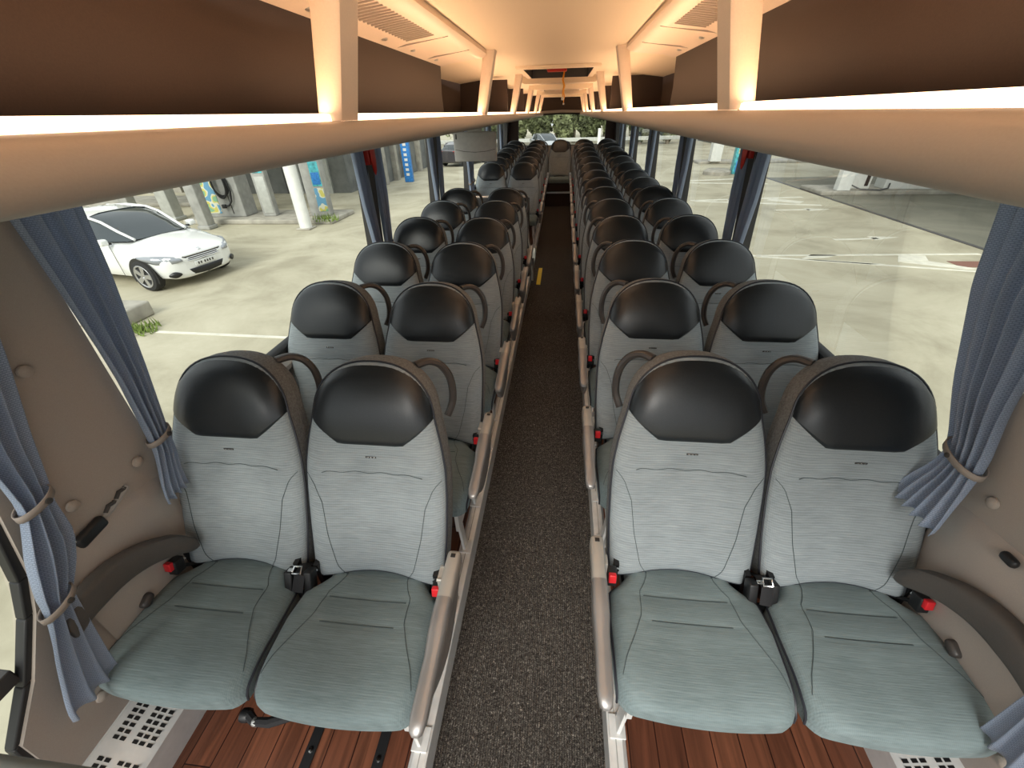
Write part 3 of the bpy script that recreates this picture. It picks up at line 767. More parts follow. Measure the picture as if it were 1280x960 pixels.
def make_pair(s):
    """s = +1: aisle lies on the +x side"""
    root = empty('double_coach_seat', (0, 0, 0))
    for dx in (-.238, .238): seat_into(root, dx, s)
    ax = s * .515
    armrest_mesh(ax, s).build('armrest', root, smooth=50, fix=True)
    side_panel_mesh(ax - s * .004, s).build('side_panel', root)
    mb = MB(); mb.rbox((-.42, -.60, .27), (.42, -.56, .315), 'blackpl', .006); mb.rbox((-.42, -.36, .27), (.42, -.32, .315), 'blackpl', .006)
    for x in (-.40, -.06, .06, .40): mb.box((x - .012, -.6, .28), (x + .012, -.22, .312), 'blackpl')
    for x in (-.44, -.035, .035, .44):
        mb.box((x - .008, -.30, .30), (x + .008, -.24, .42), 'blackpl'); mb.lathe([(.0, 0), (.008, 0), (.008, .006), (0, .007)], 'chrome', (x, -.31, .405), 'y', 8)
    mb.build('frame', root)
    # aisle leg (slanted white plate) and wall bracket
    mb = MB(); xb = s * .425; xt = s * .395
    for y0 in (-.62, -.36):
        vs = [(xb - .006, y0, .0), (xb + .006, y0, .0), (xb + .006, y0 + .045, .0), (xb - .006, y0 + .045, .0), (xt - .006, y0 + .03, .285), (xt + .006, y0 + .03, .285), (xt + .006, y0 + .075, .285), (xt - .006, y0 + .075, .285)]
        mb.add(vs, [(0, 3, 2, 1), (4, 5, 6, 7), (0, 1, 5, 4), (1, 2, 6, 5), (2, 3, 7, 6), (3, 0, 4, 7)], 'white')
        mb.box((min(s * .40, s * .45), y0 - .01, .016), (max(s * .40, s * .45), y0 + .055, .022), 'white')
    mb.box((min(s * .40, s * .418), -.62, .15), (max(s * .40, s * .418), -.30, .285), 'white')
    mb.build('leg', root, smooth=0, bevel=.002)
    mb = MB(); mb.box((min(-s * .40, -s * .465), -.58, .20), (max(-s * .40, -s * .465), -.34, .27), 'blackpl'); mb.box((-s * .22 - .01, -.5, .0), (-s * .22 + .01, -.42, .28), 'blackpl'); mb.build('wall_bracket', root, smooth=0, bevel=.003)
    buckle(root, s * .463, s); buckle(root, -s * .425, -s)
    # centre belt tongues
    mb = MB()
    for x, y in ((-.035, -.34), (.028, -.335)):
        mb.rbox((x - .014, y - .02, .34), (x + .014, y + .02, .43), 'blackpl', .006, rot=Matrix.Rotation(-.4, 3, 'X'))
    mb.tube([(.0, -.25, .36), (.0, -.3, .42), (.005, -.34, .425), (.0, -.37, .38)], .018, 'belt', 6, flat=.2)
    b = mb.build('seat_belt', root)
    mb = MB(); T = (s * -.0, -.335, .444)
    fr = [(-.012, -.014), (.014, -.014), (.014, .016), (-.012, .016)]
    mb.tube([(T[0] + a, T[1] + c * .6, T[2] + c * .4) for a, c in fr], .0035, 'chrome', 6, closed=True); mb.rbox((T[0] - .030, T[1] - .006, T[2] - .003), (T[0] - .010, T[1] + .006, T[2] + .001), 'chrome', .001)
    q = mb.build('tongue', b); q['label'] = 'metal tongue'
    return root
LX, RX = -.729, .730
protoL = make_pair(1); protoR = make_pair(-1)
ordn = ['first', 'second', 'third', 'fourth', 'fifth', 'sixth', 'seventh', 'eighth', 'ninth', 'tenth', 'eleventh', 'twelfth', 'thirteenth']
def dz(y): return max(0, rampz(y - .35))
left_rows = [1.034 + .69 * k for k in range(6)] + [6.70 + .66 * k for k in range(5)]
right_rows = [1.127 + .6813 * k for k in range(13)]
for k, y in enumerate(left_rows):
    o = protoL if k == 0 else copy_tree(protoL)
    o.location = (LX, y, .1 + dz(y))
    if k == 0: l = 'grey and black double seat left of the aisle, nearest the camera'
    elif k < 6: l = 'grey and black double seat left of the aisle, %s row from the camera' % ordn[k]
    elif k == 6: l = 'grey double seat left of the aisle, just behind the stairwell under the monitor'
    else: l = 'grey double seat left of the aisle, %s row behind the stairwell' % ordn[k - 6]
    tag(o, l, 'double seat', 'double coach seats in rows along the aisle')
for k, y in enumerate(right_rows):
    o = protoR if k == 0 else copy_tree(protoR)
    o.location = (RX, y, .1 + dz(y))
    l = 'grey and black double seat right of the aisle, nearest the camera' if k == 0 else 'grey and black double seat right of the aisle, %s row from the camera' % ordn[k]
    tag(o, l, 'double seat', 'double coach seats in rows along the aisle')
# rear bench of five
root = empty('rear_bench', (0, 9.98, .24)); tag(root, 'five-place rear bench at the end of the aisle under the rear window', 'bench seat')
for dx in (-.95, -.475, 0, .475, .95): seat_into(root, dx, 1)
mb = MB(); mb.box((-1.17, -.62, .14), (1.17, -.2, .318), 'brown'); mb.build('base', root, bevel=.005)
mb = MB(); mb.box((-1.17, -.65, .31), (1.17, -.60, .325), 'alu'); mb.build('front_trim', root, bevel=.003)
# wall armrests of the first rows
for s, dy in ((-1, 0.0), (1, .085)):
    mb = MB(); rows = []
    path = [(.745, .60, 1.105), (.70, .648, 1.115), (.64, .69, 1.13), (.58, .712, 1.14), (.52, .72, 1.142), (.46, .715, 1.142), (.415, .70, 1.142), (.40, .69, 1.142)]
    Pp = []
    for k in range(len(path) - 1):
        for j in range(4): Pp.append(Vector(path[k]).lerp(Vector(path[k + 1]), j / 4))
    Pp.append(Vector(path[-1]))
    for _ in range(3): Pp = [Pp[0]] + [(Pp[i - 1] + Pp[i] * 2 + Pp[i + 1]) / 4 for i in range(1, len(Pp) - 1)] + [Pp[-1]]
    for i, p in enumerate(Pp):
        t = i / (len(Pp) - 1); e = math.sqrt(max(0, 1 - max(0, (t - .9) / .1) ** 2)) if t > .9 else 1; e *= math.sqrt(min(1, .25 + t * 8))
        hh = .045 * e * (1 if t < .6 else lerp(1, .65, (t - .6) / .4)); ww = .026 * e; r = []
        for k in range(15):
            a = 2 * PI * k / 14; ca, sa = math.cos(a), math.sin(a)
            r.append((s * (p.z + ww * math.copysign(abs(ca) ** .6, ca)), p.x + dy, p.y - .02 + hh * math.copysign(abs(sa) ** .6, sa) - .0))
        rows.append(r)
    mb.grid(rows, 'armwall'); mb.add(rows[0][:-1], [list(range(14))], 'armwall'); mb.add(rows[-1][:-1], [list(range(14))], 'armwall')
    par = protoL if s < 0 else protoR; mb.v = [(a - par.location.x, b - par.location.y, c - par.location.z) for a, b, c in mb.v]; o = mb.build('window_armrest', par); o['label'] = 'dark curved armrest on the wall side'
    mb = MB(); mb.rbox((min(s * 1.19, s * 1.15), .555 + dy, .50), (max(s * 1.19, s * 1.15), .60 + dy, .528), 'handle', .012, rot=Matrix.Rotation(.5, 3, 'X'))
    tag(mb.build('recline_lever'), 'small dark lever between cushion and %s wall' % ('left' if s < 0 else 'right'), 'lever')
# door release fitting on left wall: black knob with grey embossed lever
mb = MB(); mb.rbox((-1.178, .548, .808), (-1.155, .632, .848), 'blackpl', .015, rot=Matrix.Rotation(.12, 3, 'X')); 
r0 = mb.build('wall_latch'); tag(r0, 'black latch with grey lever slot on the left wall panel', 'latch')
mb = MB()
for k in range(2): mb.tube([(-1.172, .645 + k * .04, .838 + k * .012), (-1.172, .66 + k * .04, .85 + k * .012), (-1.172, .675 + k * .04, .846 + k * .012), (-1.172, .68 + k * .04, .85 + k * .012)], .006, 'shell', 6)
mb.tube([(-1.174, .62, .83), (-1.174, .66, .835), (-1.174, .70, .85), (-1.174, .725, .86)], .009, 'tvgrey', 6)
mb.build('lever', r0)
mb = MB(); mb.rbox((1.150, .695, .82), (1.17, .735, .845), 'blackpl', .01)
tag(mb.build('coat_hook'), 'small dark hook on the right wall panel above the armrest', 'hook')
# heater casings along the walls
for s in (-1, 1):
    r = empty('heater_casing', (s * 1.13, 0, .1)); tag(r, 'white slotted heater casing on the floor along the %s wall' % ('left' if s < 0 else 'right'), 'heater')
    mb = MB(); ya, yb = (.0, 4.7) if s < 0 else (.1, 9.1)
    P = [(.09, .0), (.09, .17), (.045, .185), (-.065, .13), (-.08, .11), (-.08, 0)]
    mb.prism([(s * a, b) for a, b in P], ya, yb, 'white', 'y')
    n = Vector((.06, 0, -.12)).normalized()   # along slope
    for row, f in enumerate((.20, .34, .60, .74, .90)):
        cx = lerp(.045, -.075, f); cz = lerp(.185, .125, f)
        for k in range(48):
            if k % 8 in (6, 7): continue
            y = ya + .18 + k * .016
            a = Vector((.12, 0, .06)).normalized() * .0070; up = Vector((-.06, 0, .12)).normalized() * .0012
            v = [Vector((cx, y, cz)) - a + up, Vector((cx, y, cz)) + a + up, Vector((cx, y + .009, cz)) + a + up, Vector((cx, y + .009, cz)) - a + up]
            mb.add([(s * p.x, p.y, p.z) for p in v], [(0, 1, 2, 3)], 'blackpl')
    mb.build('casing', r, smooth=30)
# hanging seat belt end under the left seat
mb = MB(); mb.tube([(-.80, .40, .27), (-.77, .385, .275), (-.72, .385, .285), (-.66, .40, .30), (-.60, .44, .36)], [.014, .012, .014, .013, .01], 'belt', 8)
mb.lathe([(.011, -.008), (.0125, -.006), (.0125, .006), (.011, .008)], 'alu', (-.765, .385, .276), 'x', 10)
mb.lathe([(0, -.018), (.018, -.012), (.02, 0), (.018, .012), (0, .018)], 'blackpl', (-.81, .40, .266), 'x', 10)
bl = mb.build('footrest_strut'); tag(bl, 'black strut with metal collar hanging under the nearest left seat', 'strut')

# modesty panel and pole by the stairwell, monitor
mb = MB(); mb.rbox((-1.17, 5.975, .1), (-.36, 6.0, .80), 'dark', .008)
r = mb.build('modesty_panel'); tag(r, 'brown partition with pale top rail behind the stairwell', 'partition')
mb = MB(); mb.tube([(-1.17, 5.987, .81), (-.38, 5.987, .81)], .014, 'post', 8); mb.build('top_rail', r)
r = empty('grab_pole', (-.28, 4.9, .0)); tag(r, 'slanted metal pole with black grip beside the left aisle seat', 'pole')
mb = MB(); mb.tube([(-.05, -.12, .90), (-.02, 0, .62), (.03, .06, .12), (.03, .06, .02)], .011, 'alu', 8); mb.build('pole', r)
mb = MB(); mb.tube([(-.10, -.16, .93), (-.07, -.14, .935), (-.04, -.11, .93), (-.03, -.10, .89)], .022, 'blackpl', 8); mb.build('grip', r)
r = empty('ceiling_monitor', (-.915, 5.25, 1.3)); tag(r, 'grey fold-down monitor hanging from the left luggage rack', 'monitor')
mb = MB(); mb.rbox((-.24, -.02, .0), (.24, .03, .29), 'tvgrey', .012); mb.build('housing', r)
mb = MB()
mb.tube([(-.225, -.0205, .12), (-.12, -.0205, .10), (0, -.0205, .092), (.12, -.0205, .10), (.225, -.0205, .12)], .0025, 'shell', 6); mb.rbox((-.215, -.025, .22), (-.20, -.018, .27), 'shell', .003)
mb.build('cover_seam', r)
mb = MB(); mb.rbox((-.08, -.01, .28), (.08, .02, .345), 'tvgrey', .01); mb.build('bracket', r)
# rear camera on the rear window frame
mb = MB(); mb.rbox((-.04, 10.38, 1.655), (.02, 10.44, 1.675), 'blackpl', .004); mb.rbox((-.025, 10.40, 1.62), (.005, 10.44, 1.65), 'blackpl', .006); mb.box((-.012, 10.41, 1.65), (-.006, 10.43, 1.72), 'blackpl')
tag(mb.build('rear_camera'), 'small black camera at the top of the rear window', 'camera')

# ================================================================= CURTAINS
def curtain(name, s, stations, x0, label, group, bands=(), folds=5, seed=0):
    """stations: (z, y centre, half width, fold depth, x shift)"""
    rnd = random.Random(seed); mb = MB(); rows = []; uv = []
    N = 64; Z = 44
    zs = [q[0] for q in stations]; z_hi, z_lo = zs[0], zs[-1]
    st = sorted([(q[0],) + tuple(q[1:]) for q in stations])
    g = lambda k, z: interp([(q[0], q[k]) for q in st], z)
    ph = [rnd.uniform(-.5, .5) for _ in range(8)]
    for i in range(Z + 1):
        z = lerp(z_hi, z_lo, i / Z); r = []
        yc = (g(1, z - .015) + g(1, z + .015)) / 2; hw = (g(2, z - .012) + g(2, z + .012)) / 2; dp = (g(3, z - .012) + g(3, z + .012)) / 2; xs = g(4, z)
        for j in range(N + 1):
            t = j / N; wv = math.sin(t * folds * 2 * PI + ph[0] + .4 * math.sin(t * 9 + ph[1]) + .5 * math.sin(z * 2 + ph[2]))
            wv = math.copysign(abs(wv) ** .8, wv)
            y = yc + hw * (2 * t - 1) + dp * .35 * math.cos(t * folds * 2 * PI + ph[0])
            zz = z + (-.005 * wv if i == Z else 0) 
            r.append((s * (x0 - xs - dp * wv * (.75 + .25 * math.sin(t * 5 + ph[3]))), y, zz))
        rows.append(r)
    o_ = mb.grid(rows, 'curt')
    o = mb.build(name, smooth=180, solid=.002, fix=False)
    me = o.data; uvl = me.uv_layers.new(name='UVMap'); nc = N + 1
    for p in me.polygons:
        for li in p.loop_indices:
            vi = me.loops[li].vertex_index; i, j = divmod(vi, nc)
            uvl.data[li].uv = (j * .17 * folds, i * (z_hi - z_lo) / Z * 110)
    tag(o, label, 'curtain', group)
    for z, hw, dp in bands:
        mb = MB(); yc = g(1, z); xs = g(4, z); R = []
        for dz_ in (-.009, .009):
            R.append([(s * (x0 - xs + dp * math.cos(a)), yc + hw * math.sin(a), z + dz_ + .25 * hw * math.sin(a) * (1)) for a in [2 * PI * k / 20 for k in range(21)]])
        mb.grid(R, 'band'); mb.lathe([(0, -.002), (.006, -.001), (.006, .003), (0, .004)], 'shell', (s * (x0 - xs - dp - .001), yc + .01, z), 'x', 10)
        mb.build('tie_band', o, solid=.003)
    return o
curtain('window_curtain', -1, [(1.60, .925, .085, .014, 0), (1.4, .915, .070, .016, 0), (1.15, .885, .045, .014, .01), (.97, .855, .032, .014, .015), (.94, .85, .030, .013, .015), (.90, .84, .034, .010, .02), (.80, .80, .042, .008, .03), (.755, .795, .045, .008, .03)], 1.15,
        'blue-grey curtain tied back beside the nearest left window, left of the seats', 'tied-back window curtains', [(.95, .040, .026)], 4, 1)
curtain('window_curtain', 1, [(1.60, 1.08, .150, .020, 0), (1.35, 1.05, .115, .020, 0), (1.12, .975, .075, .018, .01), (.99, .91, .050, .018, .02), (.96, .905, .046, .016, .02), (.91, .90, .055, .014, .03), (.84, .895, .075, .012, .055), (.79, .885, .085, .012, .075)], 1.15,
        'blue-grey curtain tied back beside the nearest right window, right of the seats', 'tied-back window curtains', [(.975, .060, .034)], 5, 2)
curtain('window_curtain', -1, [(1.60, .68, .07, .014, 0), (1.30, .60, .060, .014, 0), (1.15, .56, .05, .014, 0), (1.03, .535, .034, .014, .01), (1.0, .525, .032, .014, .01), (.90, .485, .052, .020, .02), (.82, .45, .045, .018, .02), (.785, .43, .032, .014, .02), (.76, .425, .032, .012, .02), (.65, .39, .048, .010, .02), (.53, .355, .062, .010, .02), (.48, .345, .066, .010, .02)], 1.14,
        'blue-grey curtain with two tie bands beside the front door, at the far left edge', 'tied-back window curtains', [(1.015, .042, .026), (.775, .042, .024)], 3, 3)
curtain('window_curtain', 1, [(1.3, .55, .06, .014, 0), (1.0, .50, .05, .014, 0), (.8, .46, .034, .014, .02), (.65, .445, .05, .012, .02), (.53, .43, .062, .010, .02), (.48, .425, .066, .010, .02)], 1.14,
        'blue-grey curtain end in the bottom right corner below the right armrest', 'tied-back window curtains', [(.79, .042, .024)], 3, 4)
pn = ['first', 'second', 'third', 'fourth', 'fifth']
for s in (-1, 1):
    for k, y in enumerate(PILLARS):
        for side, off in ((-1, -.135), (1, .135)):
            st = [(1.66, y + off, .085, .018, 0), (1.3, y + off * .95, .075, .018, 0), (1.0, y + off * .7, .05, .018, .0), (.97, y + off * .68, .048, .016, .0), (.85, y + off * .7, .06, .014, .0), (.80, y + off * .7, .06, .014, .0)]
            curtain('window_curtain', s, st, 1.15, 'blue-grey curtain at the %s pillar from the camera on the %s, its %s side' % (pn[k], 'left' if s < 0 else 'right', 'camera' if side < 0 else 'rear'), 'tied-back window curtains', [(.985, .056, .026)] , 4, 10 + k + (5 if s > 0 else 0) + (20 if side > 0 else 0))
# emergency hammers
for s, y in ((-1, 2.79), (1, 2.83)):
    mb = MB(); mb.tube([(s * 1.10, y, 1.60), (s * 1.10, y, 1.53), (s * 1.10, y, 1.47), (s * 1.10, y, 1.445)], [.03, .03, .02, .006], 'redpl', 10, flat=.5)
    r = mb.build('emergency_hammer'); tag(r, 'red emergency hammer on the first %s window pillar' % ('left' if s < 0 else 'right'), 'hammer')
    mb = MB(); mb.rbox((min(s * 1.115, s * 1.165), y - .02, 1.50), (max(s * 1.115, s * 1.165), y + .02, 1.60), 'redpl', .006); mb.build('holder', r)

# ================================================================= OUTSIDE
G = -1.1
mb = MB(); mb.add([(-90, -60, G), (90, -60, G), (90, 120, G), (-90, 120, G)], [(0, 1, 2, 3)], 'ground'); struct(mb.build('ground', smooth=0, fix=False))
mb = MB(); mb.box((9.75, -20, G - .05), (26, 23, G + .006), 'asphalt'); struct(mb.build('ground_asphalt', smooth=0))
mb = MB(); mb.box((9.62, -20, G - .05), (9.75, 23, G + .01), 'shell'); struct(mb.build('drain_channel', smooth=0))
def marking(name, polys, lab, grp=None):
    mb = MB()
    for P in polys: mb.prism(P, G + .001, G + .007, 'road', 'z')
    o = mb.build(name, smooth=0); struct(o)
def ln(a, b, w_=.1):
    a, b = Vector(a), Vector(b); n = (b - a).normalized(); n = Vector((-n.y, n.x)) * w_ / 2
    return [tuple(a + n), tuple(b + n), tuple(b - n), tuple(a - n)]
marking('road_marking', [ln((4.4, 10.0), (9.3, 10.25)), ln((4.5, 9.95), (8.6, 8.95), .1),
    [(5.35, 9.75), (6.0, 9.9), (6.3, 10.1), (5.75, 10.12)], [(5.35, 9.75), (5.9, 9.7), (6.9, 9.45), (6.6, 9.42)],
    [(7.25, 9.62), (7.9, 9.7), (8.1, 10.1), (7.55, 10.1)], [(7.3, 9.6), (7.9, 9.68), (8.5, 9.15), (8.2, 9.15)]], '')
marking('road_marking', [ln((6.9, 11.45), (8.0, 11.6), .12), [(7.85, 11.42), (8.55, 11.72), (7.85, 11.8)]], '')
marking('road_marking', [ln((7.0, 15.2), (8.1, 15.28), .14), [(8.0, 15.05), (8.7, 15.3), (8.0, 15.5)]], '')
marking('road_marking', [ln((4.8, 17.0), (8.9, 17.6), .2), ln((4.9, 16.9), (8.8, 16.0), .2), ln((6.1, 17.05), (6.9, 16.7), .5), ln((7.6, 17.2), (8.4, 16.5), .5)], '')
marking('road_marking', [ln((5.2, 22.0), (9.0, 22.8), .25), ln((5.2, 21.6), (9.0, 21.0), .25)], '')
marking('road_marking', [ln((8.3, 7.75), (8.9, 7.8), .12)], '')
marking('road_marking', [ln((-6.4, 5.45), (-1.5, 5.3), .07)], '')
mb = MB(); mb.box((8.25, 9.3, G), (8.9, 9.7, G + .006), 'redpl'); o = mb.build('road_marking', smooth=0); struct(o); o.data.materials[0] = mat('drain_cover', (.23, .11, .08), .8)

def pump_island(x0, x1, y0, y1, lab):
    mb = MB(); mb.rbox((x0, y0, G), (x1, y1, G + .14), 'conc', .03); o = mb.build('kerb_island'); tag(o, lab, 'kerb'); return o
# left side objects
r = MB(); r.tube([(-7.75, 12.6, G), (-7.75, 12.6, 2.9)], .18, 'whitep', 16); r.rbox((-7.97, 12.38, G), (-7.53, 12.82, G + .05), 'conc', .02)
tag(r.build('canopy_column'), 'thick white round column outside the nearest left window', 'column')
def totem(name, x, y, w_, dpt, h, body, panels, lab, cat, rz=0):
    iz = .141 if cat in ('dispenser', 'post', 'vacuum station', 'fuel pump', 'air station', 'bin') else 0
    r = empty(name, (x, y, G + iz), rz); tag(r, lab, cat)
    mb = MB(); mb.rbox((-w_ / 2, -dpt / 2, .0), (w_ / 2, dpt / 2, h), body, .03); mb.build('body', r)
    for (px0, px1, z0, z1, m) in panels:
        mb = MB(); mb.rbox((px0, -dpt / 2 - .015, z0), (px1, -dpt / 2 + .01, z1), m, .01); mb.build('panel', r)
    return r
IZ = .14
r = totem('fuel_dispenser', -7.85, 13.95, .62, .45, 1.75, 'greyp', [(-.02, .27, .9, 1.6, 'teal'), (-.02, .27, .15, .85, 'poster')], 'grey dispenser with blue printed panel right of the white column', 'dispenser', .2)
mb = MB(); mb.rbox((-.37, -.28, 1.75), (.37, .28, 1.83), 'greyp', .02); mb.build('cap', r)
mb = MB(); mb.rbox((-.0, -.25, .95), (.25, -.235, 1.3), 'blue', .01); mb.build('sign', r)
r = totem('payment_post', -9.65, 13.9, .42, .30, 2.1, 'greyp', [(-.14, .17, 1.3, 1.95, 'teal'), (-.14, .17, .1, 1.2, 'galv')], 'slim metal payment post with round blue sign', 'post', .15)
mb = MB(); mb.lathe([(0, -.012), (.16, -.01), (.16, .01), (0, .012)], 'whitep', (0, -.18, 1.92), 'y', 20); mb.lathe([(0, -.012), (.13, -.01), (.13, .01), (0, .012)], 'blue', (0, -.19, 1.92), 'y', 20); mb.build('round_sign', r)
r = totem('vacuum_station', -11.2, 14.0, 1.5, .7, 2.0, 'greyp', [(-.68, -.05, .12, 1.8, 'poster')], 'grey vacuum station with coiled black hose and colourful poster', 'vacuum station', .05)
mb = MB(); mb.box((.34, -.365, .1), (.36, -.352, 1.8), 'shell'); mb.rbox((-.05, -.5, 1.42), (.7, -.3, 1.48), 'blackpl', .02); mb.build('bracket', r)
mb = MB()
for k in range(3):
    pts = [(.25 + (.27 - .03 * k) * math.cos(a), -.42 - .03 * k, 1.02 + (.36 + .03 * k) * math.sin(a)) for a in [2 * PI * j / 22 for j in range(22)]]
    mb.tube(pts, .028, 'blackpl', 7, closed=True)
mb.tube([(.52, -.45, 1.1), (.56, -.45, .8), (.48, -.45, .5), (.36, -.45, .38), (.22, -.45, .35)], .028, 'blackpl', 7); mb.rbox((.1, -.49, .29), (.24, -.41, .41), 'blackpl', .02)
mb.build('hose', r)
def column(x, y, w_, h, m, lab, name='canopy_column'):
    mb = MB(); mb.rbox((x - w_ / 2, y - w_ / 2, G), (x + w_ / 2, y + w_ / 2, h), m, .03); mb.rbox((x - w_ * .6, y - w_ * .6, G), (x + w_ * .6, y + w_ * .6, G + .12), m, .03); tag(mb.build(name), lab, 'column')
column(-11.05, 12.6, .34, 2.6, 'greyp', 'grey square column in front of the vacuum station')
column(-13.3, 13.9, .42, 2.6, 'galv', 'metal clad column left of the vacuum station')
column(-15.6, 14.6, .36, 2.6, 'greyp', 'grey column just above the white car roof')
pump_island(-12.4, -7.2, 13.2, 14.9, 'low concrete island under the dispensers outside the left windows')
mb = MB()
for k in range(90):
    a = random.uniform(0, 6.28); rr = random.uniform(0, .45); x = -7.45 + rr * math.cos(a); y = 13.3 + rr * .6 * math.sin(a); h = random.uniform(.06, .2)
    mb.add([(x - .02, y, G + .1), (x + .02, y, G + .1), (x + random.uniform(-.06, .06), y + random.uniform(-.05, .05), G + .14 + h)], [(0, 1, 2)], 'grass')
tag(mb.build('weeds', smooth=0, fix=False), 'weeds growing at the foot of the blue panelled dispenser', 'weeds', kind='stuff')
# walls behind the pumps
r = empty('service_building', (-12, 19.5, G)); tag(r, 'long grey concrete service building behind the pumps on the left', 'building')
mb = MB(); mb.box((-5.5, 0, 0), (2.6, 1.8, 3.4), 'concdark'); mb.build('wall', r, smooth=0)
mb = MB()
for x in (-5.2, -3.4, -1.6, .2, 1.6): mb.box((x, -.12, 0), (x + .22, .0, 3.4), 'galv')
mb.build('pilaster', r, smooth=0)
mb = MB(); mb.box((-.4, -.05, 0), (-.32, .02, 3.4), 'shell'); mb.build('downpipe', r)
r = empty('boundary_wall', (-24, 20, G)); tag(r, 'weathered concrete boundary wall far behind the white car', 'wall')
mb = MB(); mb.box((-12, 0, 0), (5.8, .3, 2.6), 'conc'); mb.build('wall', r, smooth=0)
mb = MB()
for x in range(-12, 6): mb.box((x, -.15, 0), (x + .25, .0, 2.8), 'galv')
mb.build('pier', r, smooth=0)
pump_island(-21, -13.5, 16.4, 18.2, 'pale raised kerb between the metal clad column and the boundary wall')
# carwash region seen through second left window
r = empty('garage_building', (-8.9, 21.5, G)); tag(r, 'concrete garage front with piers beyond the second left window', 'building')
mb = MB(); mb.box((-.2, 0, 0), (.1, 9.5, 3.2), 'concdark'); mb.box((-3, 0, 0), (-.2, 9.5, 3.2), 'conc'); mb.build('wall', r, smooth=0)
mb = MB()
for y in (.3, 2.0, 3.5, 6.2, 8.4): mb.box((.0, y, 0), (.35, y + .35, 3.2), 'conc')
mb.build('pier', r, smooth=0)
totem('sign_totem', -7.75, 22.9, .42, .25, 2.1, 'blue', [], 'blue upright sign totem with orange top beyond the second left window', 'sign')
r = bpy.data.objects['sign_totem']; mb = MB(); mb.rbox((-.21, -.13, 2.1), (.21, .13, 2.6), 'redpl', .03); mb.build('cap', r)
mb = MB()
for k in range(7): mb.box((-.08, -.135, .3 + k * .22), (.08, -.126, .42 + k * .22), 'whitep')
mb.build('lettering', r, smooth=0)
totem('wash_terminal', -8.2, 19.4, .5, .4, 1.9, 'greyp', [(-.2, .2, 1.2, 1.8, 'teal')], 'grey wash terminal with teal panel beyond the second left window', 'terminal')
# kerb block near window 1 left
mb = MB(); mb.rbox((-8.7, 5.55, G), (-7.05, 6.15, G + .26), 'conc', .04)
mb.v = [(x, y, z) for x, y, z in mb.v]; tag(mb.build('concrete_block'), 'mossy concrete kerb block below the white car', 'block')
mb = MB()
for k in range(160):
    a = random.uniform(0, 6.28); rr = random.uniform(0, .35); x = -6.75 + rr * math.cos(a); y = 5.45 + rr * .9 * math.sin(a); h = random.uniform(.04, .16)
    mb.add([(x - .02, y, G), (x + .02, y, G), (x + random.uniform(-.06, .06), y + random.uniform(-.05, .05), G + h)], [(0, 1, 2)], 'grass')
tag(mb.build('weeds', smooth=0, fix=False), 'green weeds beside the concrete kerb block', 'weeds', kind='stuff')

# canopies
r = empty('station_canopy', (15, 13, G)); tag(r, 'large station canopy over the dark asphalt on the right', 'canopy')
mb = MB(); mb.box((-4.2, -22, 4.6), (10, 10, 5.1), 'whitep'); mb.build('roof', r, smooth=0)
mb = MB(); mb.box((-4.75, 5.0, .145), (-4.3, 5.3, 4.6), 'whitep'); mb.build('column', r, smooth=0, bevel=.02)
mb = MB(); mb.box((-6.2, 16, .145), (-5.6, 16.5, 4.6), 'whitep'); mb.build('column', r, smooth=0, bevel=.02)
r = empty('wash_canopy', (-12, 15, G)); tag(r, 'canopy roof over the vacuum station and dispensers', 'canopy')
mb = MB(); mb.box((-6, -2.9, 3.95), (4.9, 3, 4.3), 'whitep'); mb.build('roof', r, smooth=0)
# right side pump group
pump_island(9.7, 19, 17.9, 19.6, 'long pump island under the canopy outside the right windows')
totem('fuel_pump', 12.9, 18.6, 1.7, .7, 1.35, 'whitep', [(-.3, .5, .5, .85, 'blue'), (-.4, .7, 1.0, 1.2, 'shell')], 'white fuel pump with blue label on the right island', 'fuel pump', -.1)
totem('air_station', 11.2, 18.7, .8, .5, 1.9, 'whitep', [(.2, .32, .1, 1.6, 'brown')], 'white air station with hose beside the canopy column', 'air station', -.1)
r = bpy.data.objects['air_station']; mb = MB(); mb.tube([(-.35, -.3, 1.2), (-.45, -.35, .6), (-.4, -.4, .2), (-.1, -.7, .05), (.5, -.8, .04), (.9, -.5, .06), (1.0, -.3, .2)], .025, 'blackpl', 6); mb.build('hose', r)
totem('waste_bin', 14.7, 18.4, .9, .5, .8, 'whitep', [], 'low white box at the end of the right pump island', 'bin')
totem('price_totem', 9.0, 24.6, .8, .5, 2.6, 'teal', [(-.3, .3, .9, 2.4, 'poster'), (-.3, .3, .1, .6, 'blue')], 'teal and white gas totem seen left of the first right pillar', 'totem', -.1)
mb = MB(); mb.lathe([(.0, 0), (.65, 0), (.65, .15), (.5, .25), (0, .25)], 'conc', (7.85, 24.4, G), 'z', 20); tag(mb.build('round_kerb'), 'round concrete kerb at the base of the teal totem', 'kerb')
pump_island(8.2, 15, 29.2, 30.5, 'far pump island beyond the teal totem')
r = empty('guard_rail', (5, 45, G)); tag(r, 'pale guard rail running along the far road', 'guard rail')
mb = MB(); mb.box((-18, 0, .5), (45, .08, .8), 'galv'); mb.build('rail', r, smooth=0, bevel=.02)
mb = MB()
for x in range(-18, 46, 3): mb.box((x, .05, 0), (x + .12, .2, .8), 'galv')
mb.build('post', r, smooth=0)
r = MB(); r.tube([(2.95, 40, G), (2.95, 40, .55)], .14, 'whitep', 10); tag(r.build('marker_post'), 'pale upright post seen through the rear window', 'post')
mb = MB(); mb.box((14, 47, G), (80, 52, 3.5), 'concdark'); tag(mb.build('warehouse', smooth=0), 'low grey warehouse across the road on the right', 'building')
mb = MB(); mb.box((-60, 47, G), (-14.5, 52, 3.0), 'conc'); tag(mb.build('warehouse', smooth=0), 'low pale building far beyond the left windows', 'building')

